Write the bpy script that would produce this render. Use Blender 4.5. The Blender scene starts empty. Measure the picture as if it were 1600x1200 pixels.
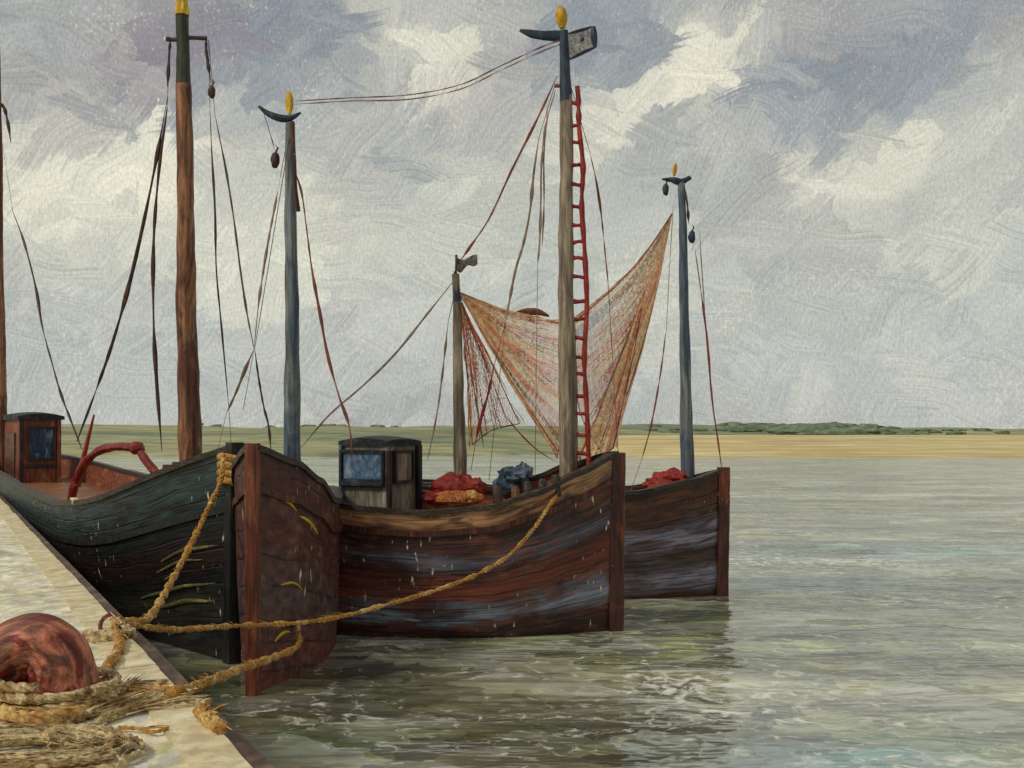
import bpy, bmesh, math, random
from math import sin, cos, pi, radians, exp, sqrt, atan, atan2, hypot
from mathutils import Vector as V, noise as mnoise

rnd = random.Random(7)
sc = bpy.context.scene
COL = sc.collection
EYE, F, HOR = 4.0, 1800.0, 672.0          # eye height (m), focal length and horizon in a 1600x1200 frame


def at(px, py, Y):                         # point seen at (px, py) standing Y metres away
    return V(((px - 800) / F * Y, Y, EYE - (py - HOR) / F * Y))


def on(px, py, z):                         # point seen at (px, py) at height z
    Y = (EYE - z) * F / (py - HOR)
    return V(((px - 800) / F * Y, Y, z))


# ------------------------------------------------------------------ node helpers
class NT:
    def __init__(s, tree):
        s.t = tree; s.n = tree.nodes; s.l = tree.links

    def new(s, kind, **kw):
        nd = s.n.new(kind)
        for k, v in kw.items():
            setattr(nd, k, v)
        return nd

    def put(s, sock, v):
        if v is None:
            return
        if hasattr(v, 'is_output'):
            s.l.new(v, sock)
        else:
            if hasattr(sock.default_value, '__len__'):
                if not hasattr(v, '__len__'):
                    v = (v,) * len(sock.default_value)
                if len(sock.default_value) == 4 and len(v) == 3:
                    v = tuple(v) + (1,)
            sock.default_value = v

    def math(s, op, a, b=None, c=None, clamp=False):
        nd = s.new('ShaderNodeMath', operation=op, use_clamp=clamp)
        s.put(nd.inputs[0], a); s.put(nd.inputs[1], b); s.put(nd.inputs[2], c)
        return nd.outputs[0]

    def vmath(s, op, a, b=None):
        nd = s.new('ShaderNodeVectorMath', operation=op)
        s.put(nd.inputs[0], a)
        if b is not None:
            s.put(nd.inputs[1], b)
        return nd.outputs['Value'] if op in ('LENGTH', 'DOT_PRODUCT', 'DISTANCE') else nd.outputs[0]

    def mapping(s, v, loc=(0, 0, 0), rot=(0, 0, 0), sca=(1, 1, 1), kind='POINT'):
        nd = s.new('ShaderNodeMapping', vector_type=kind)
        s.put(nd.inputs['Vector'], v); nd.inputs['Location'].default_value = loc
        nd.inputs['Rotation'].default_value = rot; nd.inputs['Scale'].default_value = sca
        return nd.outputs[0]

    def noise(s, v, scale, detail=3, rough=.55, dist=0, dim='3D', out='Fac'):
        nd = s.new('ShaderNodeTexNoise', noise_dimensions=dim)
        s.put(nd.inputs['Vector'], v)
        nd.inputs['Scale'].default_value = scale; nd.inputs['Detail'].default_value = detail
        nd.inputs['Roughness'].default_value = rough; nd.inputs['Distortion'].default_value = dist
        return nd.outputs[out]

    def voro(s, v, scale, dim='3D', rand=1, feature='F1'):
        nd = s.new('ShaderNodeTexVoronoi', voronoi_dimensions=dim, feature=feature)
        s.put(nd.inputs['Vector'], v)
        nd.inputs['Scale'].default_value = scale; nd.inputs['Randomness'].default_value = rand
        return nd

    def ramp(s, fac, stops, interp='LINEAR'):
        nd = s.new('ShaderNodeValToRGB'); r = nd.color_ramp; r.interpolation = interp
        while len(r.elements) < len(stops):
            r.elements.new(1)
        for e, (p, c) in zip(r.elements, stops):
            e.position = p
            e.color = (c, c, c, 1) if not hasattr(c, '__len__') else (*c, 1)
        s.put(nd.inputs[0], fac)
        return nd.outputs[0]

    def range(s, v, a, b, c=0, d=1, smooth=True):
        nd = s.new('ShaderNodeMapRange', interpolation_type='SMOOTHSTEP' if smooth else 'LINEAR')
        s.put(nd.inputs[0], v)
        for i, q in enumerate((a, b, c, d)):
            nd.inputs[i + 1].default_value = q
        return nd.outputs[0]

    def mix(s, f, a, b, blend='MIX'):
        nd = s.new('ShaderNodeMix', data_type='RGBA', blend_type=blend)
        nd.clamp_factor = True
        s.put(nd.inputs[0], f); s.put(nd.inputs[6], a); s.put(nd.inputs[7], b)
        return nd.outputs[2]

    def combine(s, x, y, z=0):
        nd = s.new('ShaderNodeCombineXYZ')
        s.put(nd.inputs[0], x); s.put(nd.inputs[1], y); s.put(nd.inputs[2], z)
        return nd.outputs[0]


def lin(r, g, b):
    f = lambda c: (c / 255 / 12.92) if c / 255 < .04045 else ((c / 255 + .055) / 1.055) ** 2.4
    return (f(r), f(g), f(b))


MATS = {}


def paint(name, cols, coord='Object', grain=(1, 1, 1), big=1.2, fine=9, flecks=0.0, fleck_col=(.62, .58, .44),
          rough=.55, bump=.35, contrast=.5, bands=None, wob=.05, stretch_big=None, spec=.35, dab=0, bdist=.03, fleck_scale=22, seams=0):
    """Thick brushed oil paint: patches of the given colours, bristle streaks along the grain, chips where the ground shows."""
    m = bpy.data.materials.new(name); m.use_nodes = True
    t = NT(m.node_tree); t.n.clear()
    out = t.new('ShaderNodeOutputMaterial'); bs = t.new('ShaderNodeBsdfPrincipled')
    t.l.new(bs.outputs[0], out.inputs[0])
    tc = t.new('ShaderNodeTexCoord')
    co = tc.outputs[coord]
    g = t.mapping(co, sca=grain)
    gb = t.mapping(co, sca=stretch_big or tuple((1 + x) / 2 if x < 1 else sqrt(x) for x in grain))
    n1 = t.noise(gb, big, 4, .6, .6)
    st = t.noise(g, fine, 4, .6, .25)
    n = len(cols)
    if bands:
        sep = t.new('ShaderNodeSeparateXYZ'); t.l.new(co, sep.inputs[0])
        wv = t.math('MULTIPLY_ADD', t.math('SUBTRACT', t.noise(gb, big * 1.4, 3, .6, .5), .5), wob * 2, sep.outputs[1])
        base = t.ramp(wv, bands)
        patch = t.ramp(n1, [(.3 + .4 * i / max(1, n - 1), c) for i, c in enumerate(cols)])
        base = t.mix(t.range(t.noise(gb, big * 2.3, 3, .6, .8), .46, .62, 0, .8), base, patch)
    else:
        base = t.ramp(n1, [(.3 + .4 * i / max(1, n - 1), c) for i, c in enumerate(cols)])
    if dab:                                    # separate dabs laid side by side
        vo = t.voro(t.vmath('ADD', g, t.vmath('SCALE', t.noise(g, fine * .4, 2, out='Color'))), dab)
        hs = t.new('ShaderNodeHueSaturation')
        r1 = t.new('ShaderNodeSeparateColor'); t.l.new(vo.outputs['Color'], r1.inputs[0])
        t.put(hs.inputs['Value'], t.range(r1.outputs[0], 0, 1, 1 - contrast * .7, 1 + contrast * .9, False))
        t.put(hs.inputs['Hue'], t.range(r1.outputs[1], 0, 1, .48, .52, False))
        t.put(hs.inputs['Saturation'], t.range(r1.outputs[2], 0, 1, .6, 1.3, False))
        t.put(hs.inputs['Color'], base); base = hs.outputs[0]
    k = t.range(st, .3, .7, 1 - contrast, 1 + contrast)
    hs = t.new('ShaderNodeHueSaturation'); t.put(hs.inputs['Value'], k); t.put(hs.inputs['Color'], base)
    base = hs.outputs[0]
    hgt = st
    if seams:                                  # caulked seams between the planks
        sp = t.new('ShaderNodeSeparateXYZ'); t.l.new(co, sp.inputs[0])
        sv = t.math('MULTIPLY_ADD', t.math('SUBTRACT', t.noise(gb, 3, 2), .5), .25, t.math('MULTIPLY', sp.outputs[1], seams))
        ln = t.range(t.math('ABSOLUTE', t.math('SUBTRACT', t.math('FRACT', sv), .5)), 0, .09, 1, 0)
        ln = t.math('MULTIPLY', ln, t.range(t.noise(g, 1.3, 2), .35, .6))
        base = t.mix(t.math('MULTIPLY', ln, .75), base, C(24, 17, 14))
        hgt = t.math('SUBTRACT', st, t.math('MULTIPLY', ln, .8))
    if flecks:
        gf = t.mapping(co, sca=(1, 1, 1) if coord == 'Object' else (1, 1.0, 1))
        cl = t.noise(gf, fleck_scale * .07, 2, .5)
        fv = t.noise(gf, fleck_scale, 2, .6)
        th = t.math('MULTIPLY_ADD', cl, -.30, .90 - flecks)
        fk = t.math('MULTIPLY', t.math('SUBTRACT', fv, th), 18, clamp=True)
        base = t.mix(fk, base, fleck_col)
    t.put(bs.inputs['Base Color'], base)
    bs.inputs['Roughness'].default_value = rough
    bs.inputs['Specular IOR Level'].default_value = spec
    b = t.new('ShaderNodeBump'); b.inputs['Strength'].default_value = bump; b.inputs['Distance'].default_value = bdist
    t.put(b.inputs['Height'], hgt); t.l.new(b.outputs[0], bs.inputs['Normal'])
    MATS[name] = m
    return m


# ------------------------------------------------------------------ mesh helpers
class MB:
    """Collects vertices, faces and one UV per vertex; build() links them as one object."""
    def __init__(s):
        s.v = []; s.f = []; s.uv = []

    def add(s, vs, fs, uvs=None):
        o = len(s.v)
        s.v += [V(p) for p in vs]
        s.uv += list(uvs) if uvs else [(0, 0)] * len(vs)
        s.f += [tuple(o + i for i in f) for f in fs]

    def tube(s, path, radii, seg=8, cap=True, wob=0, flat=1.0, seed=0):
        path = [V(p) for p in path]
        n = len(path)
        if not hasattr(radii, '__len__'):
            radii = [radii] * n
        ref = None; vs = []; uvs = []; L = 0
        for i, p in enumerate(path):
            tg = (path[min(n - 1, i + 1)] - path[max(0, i - 1)])
            tg = tg.normalized() if tg.length > 1e-9 else V((0, 0, 1))
            if ref is None:
                ref = tg.cross(V((0, 1, 0)) if abs(tg.y) < .9 else V((1, 0, 0))).normalized()
            ref = (ref - tg * ref.dot(tg)).normalized()
            b2 = tg.cross(ref)
            if i:
                L += (p - path[i - 1]).length
            for k in range(seg):
                a = 2 * pi * k / seg
                r = radii[i]
                if wob:
                    r *= 1 + wob * mnoise.noise(V((cos(a) * 1.3 + seed, sin(a) * 1.3, L * 1.7 + seed * 3)))
                vs.append(p + ref * cos(a) * r + b2 * sin(a) * r * flat)
                uvs.append((k / seg, L))
        fs = [(i * seg + k, i * seg + (k + 1) % seg, (i + 1) * seg + (k + 1) % seg, (i + 1) * seg + k)
              for i in range(n - 1) for k in range(seg)]
        if cap:
            fs += [tuple(range(seg - 1, -1, -1)), tuple((n - 1) * seg + k for k in range(seg))]
        s.add(vs, fs, uvs)

    def box(s, c, ax, ay, az):
        c, ax, ay, az = V(c), V(ax), V(ay), V(az)
        vs = [c + ax * i + ay * j + az * k for k in (-1, 1) for j in (-1, 1) for i in (-1, 1)]
        s.add(vs, [(0, 2, 3, 1), (4, 5, 7, 6), (0, 1, 5, 4), (2, 6, 7, 3), (0, 4, 6, 2), (1, 3, 7, 5)],
              [(i, k) for k in (0, 1) for j in (0, 1) for i in (0, 1)])

    def grid(s, fn, nu, nv, uvfn=None, closed_u=False):
        vs = [fn(i / nu, j / nv) for j in range(nv + 1) for i in range(nu + 1)]
        uv = [(uvfn or (lambda a, b: (a, b)))(i / nu, j / nv) for j in range(nv + 1) for i in range(nu + 1)]
        w = nu + 1
        s.add(vs, [(j * w + i, j * w + i + 1, (j + 1) * w + i + 1, (j + 1) * w + i) for j in range(nv) for i in range(nu)], uv)

    def blob(s, c, r, seg=14, ring=8, rough=.15, seed=0):
        c = V(c); vs = []; fs = []
        for j in range(ring + 1):
            ph = pi * j / ring
            for i in range(seg):
                th = 2 * pi * i / seg
                d = V((sin(ph) * cos(th), sin(ph) * sin(th), cos(ph)))
                k = 1 + rough * mnoise.fractal(d * 1.8 + V((seed, seed * 2, 0)), 1, 2, 3)
                vs.append(c + V((d.x * r[0], d.y * r[1], d.z * r[2])) * k)
        for j in range(ring):
            for i in range(seg):
                fs.append((j * seg + i, (j + 1) * seg + i, (j + 1) * seg + (i + 1) % seg, j * seg + (i + 1) % seg))
        s.add(vs, fs)

    def build(s, name, mat, parent=None, smooth=True, bevel=0, origin=None):
        me = bpy.data.meshes.new(name)
        off = V(parent['_o']) if parent is not None and '_o' in parent else V(origin or (0, 0, 0))
        me.from_pydata([tuple(p - off) for p in s.v], [], s.f)
        uvl = me.uv_layers.new(name='UVMap')
        for lp in me.loops:
            uvl.data[lp.index].uv = s.uv[lp.vertex_index]
        bm = bmesh.new(); bm.from_mesh(me); bmesh.ops.recalc_face_normals(bm, faces=bm.faces); bm.to_mesh(me); bm.free()
        me.materials.append(mat)
        if smooth:
            me.polygons.foreach_set('use_smooth', [True] * len(me.polygons))
            try:
                me.set_sharp_from_angle(angle=radians(40))
            except Exception:
                pass
        o = bpy.data.objects.new(name, me); COL.objects.link(o)
        if parent is None:
            o.location = off
        else:
            o.parent = parent
        o['_o'] = tuple(off)
        if bevel:
            md = o.modifiers.new('bevel', 'BEVEL'); md.width = bevel; md.segments = 2; md.limit_method = 'ANGLE'
        return o


def thing(name, label, cat, loc, group=None):
    o = bpy.data.objects.new(name, None); COL.objects.link(o); o.location = loc
    o.empty_display_size = .3
    o['_o'] = tuple(loc); tag(o, label, cat, group)
    return o


def tag(o, label, cat, group=None):
    o['label'] = label; o['category'] = cat
    if group:
        o['group'] = group
    return o


def structure(o):
    o['kind'] = 'structure'
    return o


def spline(pts, n=8):
    pts = [V(p) for p in pts]
    out = []
    P = [pts[0] * 2 - pts[1]] + pts + [pts[-1] * 2 - pts[-2]]
    for i in range(1, len(P) - 2):
        a, b, c, d = P[i - 1], P[i], P[i + 1], P[i + 2]
        for k in range(n):
            t = k / n
            out.append(.5 * ((2 * b) + (c - a) * t + (2 * a - 5 * b + 4 * c - d) * t * t + (3 * b - a - 3 * c + d) * t ** 3))
    out.append(pts[-1])
    return out


def brushy(n, r0, r1, seed, lo=.45):
    """radii of a stroke laid with a loaded brush: it thickens and thins along its length"""
    return [(r0 + (r1 - r0) * i / max(1, n - 1)) * (lo + (1 - lo) * (1.0 + 1.3 * mnoise.noise(V((i * .23, seed * 7.3, 0))))) for i in range(n)]


def lerp_table(tab, x):
    for (a, b), (c, d) in zip(tab, tab[1:]):
        if x <= c:
            k = max(0, min(1, (x - a) / (c - a)))
            k = k * k * (3 - 2 * k) * .6 + k * .4
            return b + (d - b) * k
    return tab[-1][1]


# ------------------------------------------------------------------ materials
C = lin
cream = C(214, 205, 170)
paint('hull_black', [C(15, 14, 13), C(28, 33, 30), C(44, 26, 22), C(50, 57, 52)], 'UV', (.55, 22, 1), 1.1, 3.2, .055, cream, .5, .5, .55,
      bands=[(.30, C(22, 22, 22)), (.44, C(57, 55, 39)), (.50, C(19, 18, 16)), (.62, C(39, 22, 18)), (.72, C(26, 28, 24)), (.84, C(44, 59, 57)), (.95, C(52, 68, 66))],
      stretch_big=(.5, 5, 1), wob=.05, fleck_scale=11, seams=15)
paint('hull_red_brown', [C(96, 46, 32), C(54, 30, 25), C(104, 78, 64), C(70, 52, 46)], 'UV', (1.2, 10, 1), 1.8, 3.2, .05, cream, .5, .5, .5,
      bands=[(.2, C(73, 34, 26)), (.45, C(108, 53, 39)), (.62, C(81, 63, 61)), (.8, C(92, 43, 34)), (1, C(68, 34, 26))], stretch_big=(.9, 3, 1), wob=.09, fleck_scale=11, seams=13)
paint('hull_banded', [C(92, 40, 28), C(62, 30, 22), C(116, 66, 46), C(84, 66, 62), C(60, 34, 26)], 'UV', (.45, 16, 1), 1.1, 3.2, .065, cream, .48, .5, .5,
      bands=[(.22, C(50, 26, 20)), (.31, C(66, 34, 25)), (.37, C(126, 132, 146)), (.44, C(96, 96, 108)), (.49, C(122, 62, 44)), (.58, C(100, 46, 32)), (.65, C(62, 32, 25)),
             (.72, C(92, 94, 106)), (.76, C(66, 52, 50)), (.83, C(48, 28, 22)), (.88, C(66, 40, 28)), (.92, C(160, 116, 78)), (1, C(178, 134, 92))],
      stretch_big=(.45, 4, 1), wob=.08, fleck_scale=11, seams=13)
paint('hull_brown', [C(90, 52, 36), C(69, 43, 34), C(100, 94, 101)], 'UV', (.45, 16, 1), 1.1, 3.2, .02, cream, .5, .5, .5,
      bands=[(.24, C(62, 36, 27)), (.34, C(141, 138, 151)), (.42, C(83, 71, 69)), (.52, C(66, 48, 41)), (.6, C(150, 144, 161)), (.68, C(131, 126, 140)), (.76, C(71, 46, 34)),
             (.88, C(117, 75, 50)), (1, C(59, 36, 27))], stretch_big=(.35, 4, 1), wob=.05, fleck_scale=11, seams=13)
paint('stem_wood', [C(135, 66, 43), C(91, 46, 32), C(161, 96, 64)], 'Object', (7, 7, .5), .8, 3, .006, cream, .5, .5, .45)
paint('stem_dark', [C(94, 50, 35), C(62, 35, 27), C(140, 72, 45)], 'Object', (7, 7, .5), .8, 3, .006, cream, .5, .5, .45)
paint('black_wood', [C(18, 17, 17), C(34, 34, 32), C(50, 36, 28)], 'Object', (2, 2, .6), 1.5, 6, .004, cream, .5, .5, .5)
paint('rail_brown', [C(52, 34, 26), C(104, 74, 52), C(70, 46, 34)], 'Object', (1, 1, 4), 1.2, 6, .02, cream, .5, .5, .5)
paint('rail_dark', [C(40, 30, 24), C(66, 54, 44), C(28, 24, 22)], 'Object', (1, 1, 4), 1.2, 6, .02, cream, .5, .5, .5)
paint('deck_wood', [C(150, 100, 58), C(120, 74, 46), C(170, 128, 84)], 'Object', (2, 2, 2), 1, 6, .03, cream, .6, .4, .4)
paint('bulwark_orange', [C(150, 84, 52), C(120, 62, 42), C(176, 112, 70)], 'Object', (1, 1, 4), 1.1, 5, .02, cream, .55, .5, .45)
paint('mast_brown', [C(120, 72, 44), C(80, 46, 30), C(150, 104, 72), C(104, 50, 32)], 'Object', (8, 8, .35), .9, 1.6, 0, cream, .5, .6, .55)
paint('mast_green', [C(66, 70, 44), C(48, 54, 40), C(96, 78, 40)], 'Object', (8, 8, .35), .9, 2, 0, cream, .5, .5, .5)
paint('mast_blue', [C(92, 106, 118), C(64, 80, 94), C(118, 122, 122), C(82, 74, 66)], 'Object', (8, 8, .35), .9, 2, .006, cream, .5, .5, .5)
paint('mast_grey', [C(130, 112, 90), C(104, 90, 76), C(152, 136, 112), C(84, 72, 60)], 'Object', (8, 8, .35), .9, 2, 0, cream, .5, .5, .45)
paint('mast_navy', [C(50, 64, 78), C(34, 44, 58), C(76, 88, 98)], 'Object', (6, 6, .5), 1.2, 2.5, 0, cream, .5, .5, .45)
paint('yellow_paint', [C(214, 172, 26), C(190, 142, 20), C(232, 196, 50)], 'Object', (6, 6, 1), 2, 5, 0, cream, .45, .5, .3)
paint('red_paint', [C(158, 44, 28), C(128, 32, 22), C(178, 62, 40)], 'Object', (3, 3, 1), 2, 6, 0, cream, .5, .5, .35)
paint('red_arch', [C(142, 40, 30), C(112, 30, 24), C(164, 60, 44)], 'Object', (3, 3, 2), 2, 6, .012, cream, .5, .5, .35)
paint('house_red', [C(146, 84, 58), C(112, 58, 40), C(170, 108, 76)], 'Object', (5, 5, .6), .9, 3, .006, cream, .55, .5, .45)
paint('house_trim', [C(56, 40, 34), C(40, 34, 32), C(80, 56, 42)], 'Object', (5, 5, .6), 1, 3, 0, cream, .55, .5, .45)
paint('roof_dark', [C(38, 40, 42), C(24, 26, 28), C(76, 84, 88)], 'Object', (1, 4, 4), 1.1, 4, .004, cream, .55, .6, .5)
paint('house_grey', [C(132, 124, 108), C(104, 96, 84), C(160, 150, 128)], 'Object', (5, 5, .7), 1.2, 3.5, .03, cream, .6, .6, .4)
paint('house_blue', [C(96, 122, 146), C(66, 90, 116), C(136, 154, 166)], 'Object', (3, 3, 1.5), 1.4, 5, .02, cream, .5, .5, .45)
paint('window_glass', [C(40, 66, 104), C(24, 40, 66), C(110, 132, 140)], 'Object', (6, 6, .7), 1.6, 3, 0, cream, .2, .4, .5)
paint('rope_yellow', [C(204, 154, 66), C(168, 116, 44), C(222, 190, 120)], 'Object', (3, 3, 3), 1.2, 7, .01, cream, .6, .6, .4)
paint('rope_straw', [C(176, 142, 84), C(136, 104, 62), C(212, 190, 140), C(110, 84, 56)], 'Object', (3, 3, 3), 2.2, 8, .02, cream, .65, .6, .4)
paint('rigging_dark', [C(82, 54, 44), C(56, 40, 38), C(112, 74, 56)], 'Object', (2, 2, 1), 1.5, 6, 0, cream, .6, .3, .3)
paint('rigging_red', [C(150, 76, 54), C(116, 60, 46), C(168, 108, 80)], 'Object', (2, 2, 1), 1.5, 6, 0, cream, .6, .3, .3)
paint('rigging_pale', [C(160, 138, 116), C(136, 114, 96), C(176, 138, 112)], 'Object', (2, 2, 1), 1.5, 6, 0, cream, .6, .3, .3)
paint('rust_iron', [C(146, 54, 38), C(116, 40, 32), C(184, 112, 84), C(92, 60, 48), C(150, 42, 32)], 'UV', (8, 1.8, 1), 1.5, 2.2, .0, cream, .5, 1, .6, stretch_big=(5, 2.6, 1), bdist=.05)
paint('tarp_red', [C(162, 46, 32), C(130, 34, 26), C(184, 76, 58)], 'Object', (3, 3, 3), 2, 5, .02, cream, .6, .6, .4)
paint('tarp_blue', [C(106, 130, 150), C(80, 104, 126), C(150, 164, 170)], 'Object', (3, 3, 3), 2, 5, .03, cream, .6, .6, .4)
paint('orange_net', [C(204, 132, 62), C(180, 98, 44), C(226, 178, 104)], 'Object', (5, 5, 5), 2, 5, .06, cream, .65, .6, .4)
for nm, cs in (('net_salmon', [C(244, 172, 134), C(232, 138, 100), C(248, 202, 170)]), ('net_ochre', [C(244, 222, 176), C(234, 198, 142), C(246, 230, 198)]),
               ('net_umber', [C(132, 84, 62), C(108, 66, 52), C(168, 112, 82)])):
    paint(nm, cs, 'Object', (2, 2, 2), 1.3, 5, 0, cream, .7, .2, .3)
paint('quay_stone', [C(226, 216, 182), C(206, 196, 164), C(234, 226, 196), C(186, 180, 156)], 'Object', (2.6, 1.5, 1.6), .8, 3.2, .05, C(240, 234, 212), .8, .9, .2, dab=2.6, bdist=.02, fleck_scale=9, stretch_big=(1.4, .8, 1), spec=.08)
paint('quay_coping', [C(222, 210, 172), C(208, 190, 146), C(232, 222, 188)], 'Object', (1.2, 1.2, 1.2), .9, 5, .02, C(236, 228, 200), .7, .8, .22, bdist=.03)
paint('quay_wall_stone', [C(92, 74, 60), C(70, 58, 50), C(112, 94, 76)], 'Object', (1, 1, 2), .9, 4, 0, cream, .7, .7, .4)
paint('fender_timber', [C(110, 82, 64), C(82, 60, 48), C(140, 112, 90)], 'Object', (1.4, .8, 5), .8, 4, .0, cream, .6, .7, .4)
paint('yellow_mark', [C(216, 186, 40), C(190, 156, 30)], 'Object', (4, 4, 4), 2, 6, 0, cream, .5, .4, .3)
paint('olive_mark', [C(104, 100, 44), C(76, 76, 40), C(140, 132, 60)], 'Object', (2, 2, 8), 2, 6, 0, cream, .5, .4, .4)
paint('sand', [C(214, 190, 124), C(196, 172, 112), C(220, 204, 150), C(170, 140, 104)], 'Object', (.05, .5, 1), 1, 1.6, 0, cream, .9, .3, .25, stretch_big=(.03, .12, 1))
paint('dune_grass', [C(138, 144, 110), C(122, 132, 104), C(164, 160, 116), C(148, 152, 124)], 'Object', (.05, .12, .4), .7, 2.5, 0, cream, .95, .3, .3, stretch_big=(.02, .05, .3))
paint('bush_green', [C(122, 132, 104), C(106, 120, 94), C(140, 146, 114)], 'Object', (.2, .2, .4), .7, 2, 0, cream, .95, .3, .35)  # bush colours lightened to stand in for distance haze
M = MATS

# ------------------------------------------------------------------ world: an overcast, broken sky
SUN_EL, SUN_AZ = radians(46), radians(-38)     # azimuth from +Y towards +X; negative is left


def make_world():
    w = bpy.data.worlds.new('World'); sc.world = w; w.use_nodes = True
    # node group: colour of the cloud cover in direction (azimuth, elevation)
    gr = bpy.data.node_groups.new('cloud_cover', 'ShaderNodeTree')
    gr.interface.new_socket('Vector', in_out='INPUT', socket_type='NodeSocketVector')
    gr.interface.new_socket('Color', in_out='OUTPUT', socket_type='NodeSocketColor')
    t = NT(gr)
    gi = t.new('NodeGroupInput'); go = t.new('NodeGroupOutput')
    vec = gi.outputs[0]
    sep = t.new('ShaderNodeSeparateXYZ'); t.l.new(vec, sep.inputs[0])
    el = sep.outputs[1]

    def field(blobs):
        acc = None
        for (px, py, ang, a, b, amp) in blobs:
            u = atan((px - 800) / F); v = atan((HOR - py) / F * cos(u))
            q = t.mapping(vec, (u, v, 0), (0, 0, radians(ang)), (a / F, b / F, 1), 'TEXTURE')
            r = t.vmath('LENGTH', q)
            g = t.math('EXPONENT', t.math('MULTIPLY', t.math('MULTIPLY', r, r), -1.0))
            acc = t.math('MULTIPLY_ADD', g, amp, acc if acc is not None else 0.0)
        return acc

    light = field([(1030, 150, 26, 165, 40, .9), (230, 270, 35, 160, 60, .9), (40, 265, 12, 110, 60, 1.0), (650, 55, -40, 90, 50, .75), (500, 350, 62, 160, 80, .55),
                   (1300, 285, 22, 150, 50, .42), (720, 330, 60, 150, 90, .25), (250, 420, 20, 190, 90, .35), (1500, 420, 10, 180, 90, .15), (620, 150, 25, 200, 40, .3),
                   (110, 110, 60, 90, 50, .3), (1120, 60, 60, 70, 60, .45), (1050, 470, 80, 120, 90, .35), (1400, 570, 0, 260, 40, .12), (1480, 200, 24, 170, 50, .35), (880, 240, 70, 120, 70, .3)])
    dark = field([(1450, 55, 20, 270, 85, .62), (1330, 205, 28, 190, 45, .55), (470, 195, -15, 150, 60, .8), (150, 110, 30, 180, 80, .8), (360, 150, 70, 120, 95, .65),
                  (850, 60, 35, 150, 70, .6), (1250, 120, 60, 120, 90, .4), (60, 420, 10, 150, 60, .3), (700, 640, 0, 600, 40, .28), (1350, 400, 20, 260, 70, .3),
                  (420, 30, 0, 140, 45, .65), (640, 210, 10, 130, 50, .4), (960, 60, 40, 110, 60, .4), (560, 470, 30, 190, 60, .25), (1180, 330, 40, 130, 60, .25)])
    n1 = t.noise(vec, 7, 4, .6, .4, '2D'); n2 = t.noise(t.mapping(vec, (3, 1, 0), (0, 0, .5)), 11, 3, .6, .4, '2D')
    base = t.ramp(t.math('MULTIPLY', el, 2.4), [(0, C(188, 190, 184)), (.12, C(182, 186, 182)), (.35, C(186, 189, 178)), (.65, C(176, 177, 170)), (1, C(166, 168, 166))])
    lf = t.math('MULTIPLY_ADD', t.math('SUBTRACT', n1, .5), 1.0, light, clamp=True)
    df = t.math('MULTIPLY_ADD', t.math('SUBTRACT', n2, .5), .9, dark, clamp=True)
    tint = t.mix(t.range(t.noise(vec, 9, 2, .5, 0, '2D'), .4, .6), C(130, 139, 148), C(142, 138, 142))
    c = t.mix(df, base, tint)
    c = t.mix(lf, c, C(232, 228, 206))
    t.l.new(c, go.inputs[0])

    t = NT(w.node_tree); t.n.clear()
    out = t.new('ShaderNodeOutputWorld'); bg = t.new('ShaderNodeBackground'); t.l.new(bg.outputs[0], out.inputs[0])
    tc = t.new('ShaderNodeTexCoord'); sx = t.new('ShaderNodeSeparateXYZ'); t.l.new(tc.outputs['Generated'], sx.inputs[0])
    az = t.math('ARCTAN2', sx.outputs[0], sx.outputs[1])
    el = t.math('ARCSINE', t.math('ABSOLUTE', sx.outputs[2]))
    vec = t.combine(az, el, 0)
    warp = t.vmath('SUBTRACT', t.noise(vec, 14, 3, .6, 0, '2D', 'Color'), (.5, .5, .5))
    wv = t.vmath('ADD', vec, t.vmath('MULTIPLY', warp, (.09, .09, 0)))

    def cover(v):
        g = t.new('ShaderNodeGroup'); g.node_tree = gr; t.put(g.inputs[0], v); return g.outputs[0]

    pos = wv; val = None
    wob = t.vmath('MULTIPLY', t.vmath('SUBTRACT', t.noise(vec, 30, 3, .6, 0, '2D', 'Color'), (.5, .5, .5)), (.035, .035, 0))
    vw = t.vmath('ADD', vec, wob)
    vb = t.vmath('ADD', vec, t.vmath('MULTIPLY', t.vmath('SUBTRACT', t.noise(vec, 9, 1, .5, 0, '2D', 'Color'), (.5, .5, .5)), (.05, .05, 0)))
    # overlapping strokes: each carries the colour of the cover at its own middle
    for (ang, scale, asp, keep, bris, seed) in ((38, 24, .40, .30, .10, 1.3), (-30, 30, .38, .50, .10, 4.1), (72, 36, .40, .55, .13, 8.2), (12, 30, .28, .55, .08, 11.7), (48, 50, .24, .55, .16, 15.1), (-12, 64, .20, .66, .16, 19.4)):
        rot = (0, 0, -radians(ang))
        S = (asp, 1, 1)
        m1 = t.mapping(t.mapping(t.mapping(vw, (seed, seed * .7, 0)), rot=rot), sca=S)
        vo = t.voro(m1, scale, '2D')
        ctr = t.mapping(t.mapping(vo.outputs['Position'], sca=S, kind='TEXTURE'), rot=rot, kind='TEXTURE')
        ctr = t.mapping(ctr, (-seed, -seed * .7, 0))
        sep = t.new('ShaderNodeSeparateColor'); t.l.new(vo.outputs['Color'], sep.inputs[0])
        mb_ = t.mapping(t.mapping(t.mapping(vb, (seed, seed * .7, 0)), rot=rot), sca=(S[0] * .35, 9, 1))
        brist = t.noise(mb_, 55, 2, .6, 0, '2D')
        v2 = t.math('ADD', t.range(sep.outputs[1], 0, 1, .92, 1.08, False), t.math('MULTIPLY', t.math('SUBTRACT', brist, .5), bris * 4.2))
        edge = t.math('ADD', vo.outputs['Distance'], t.math('MULTIPLY', t.math('SUBTRACT', brist, .5), .5))
        msk = t.math('MULTIPLY', t.math('GREATER_THAN', sep.outputs[0], keep), t.range(edge, .36, .60, .85, 0))
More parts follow.
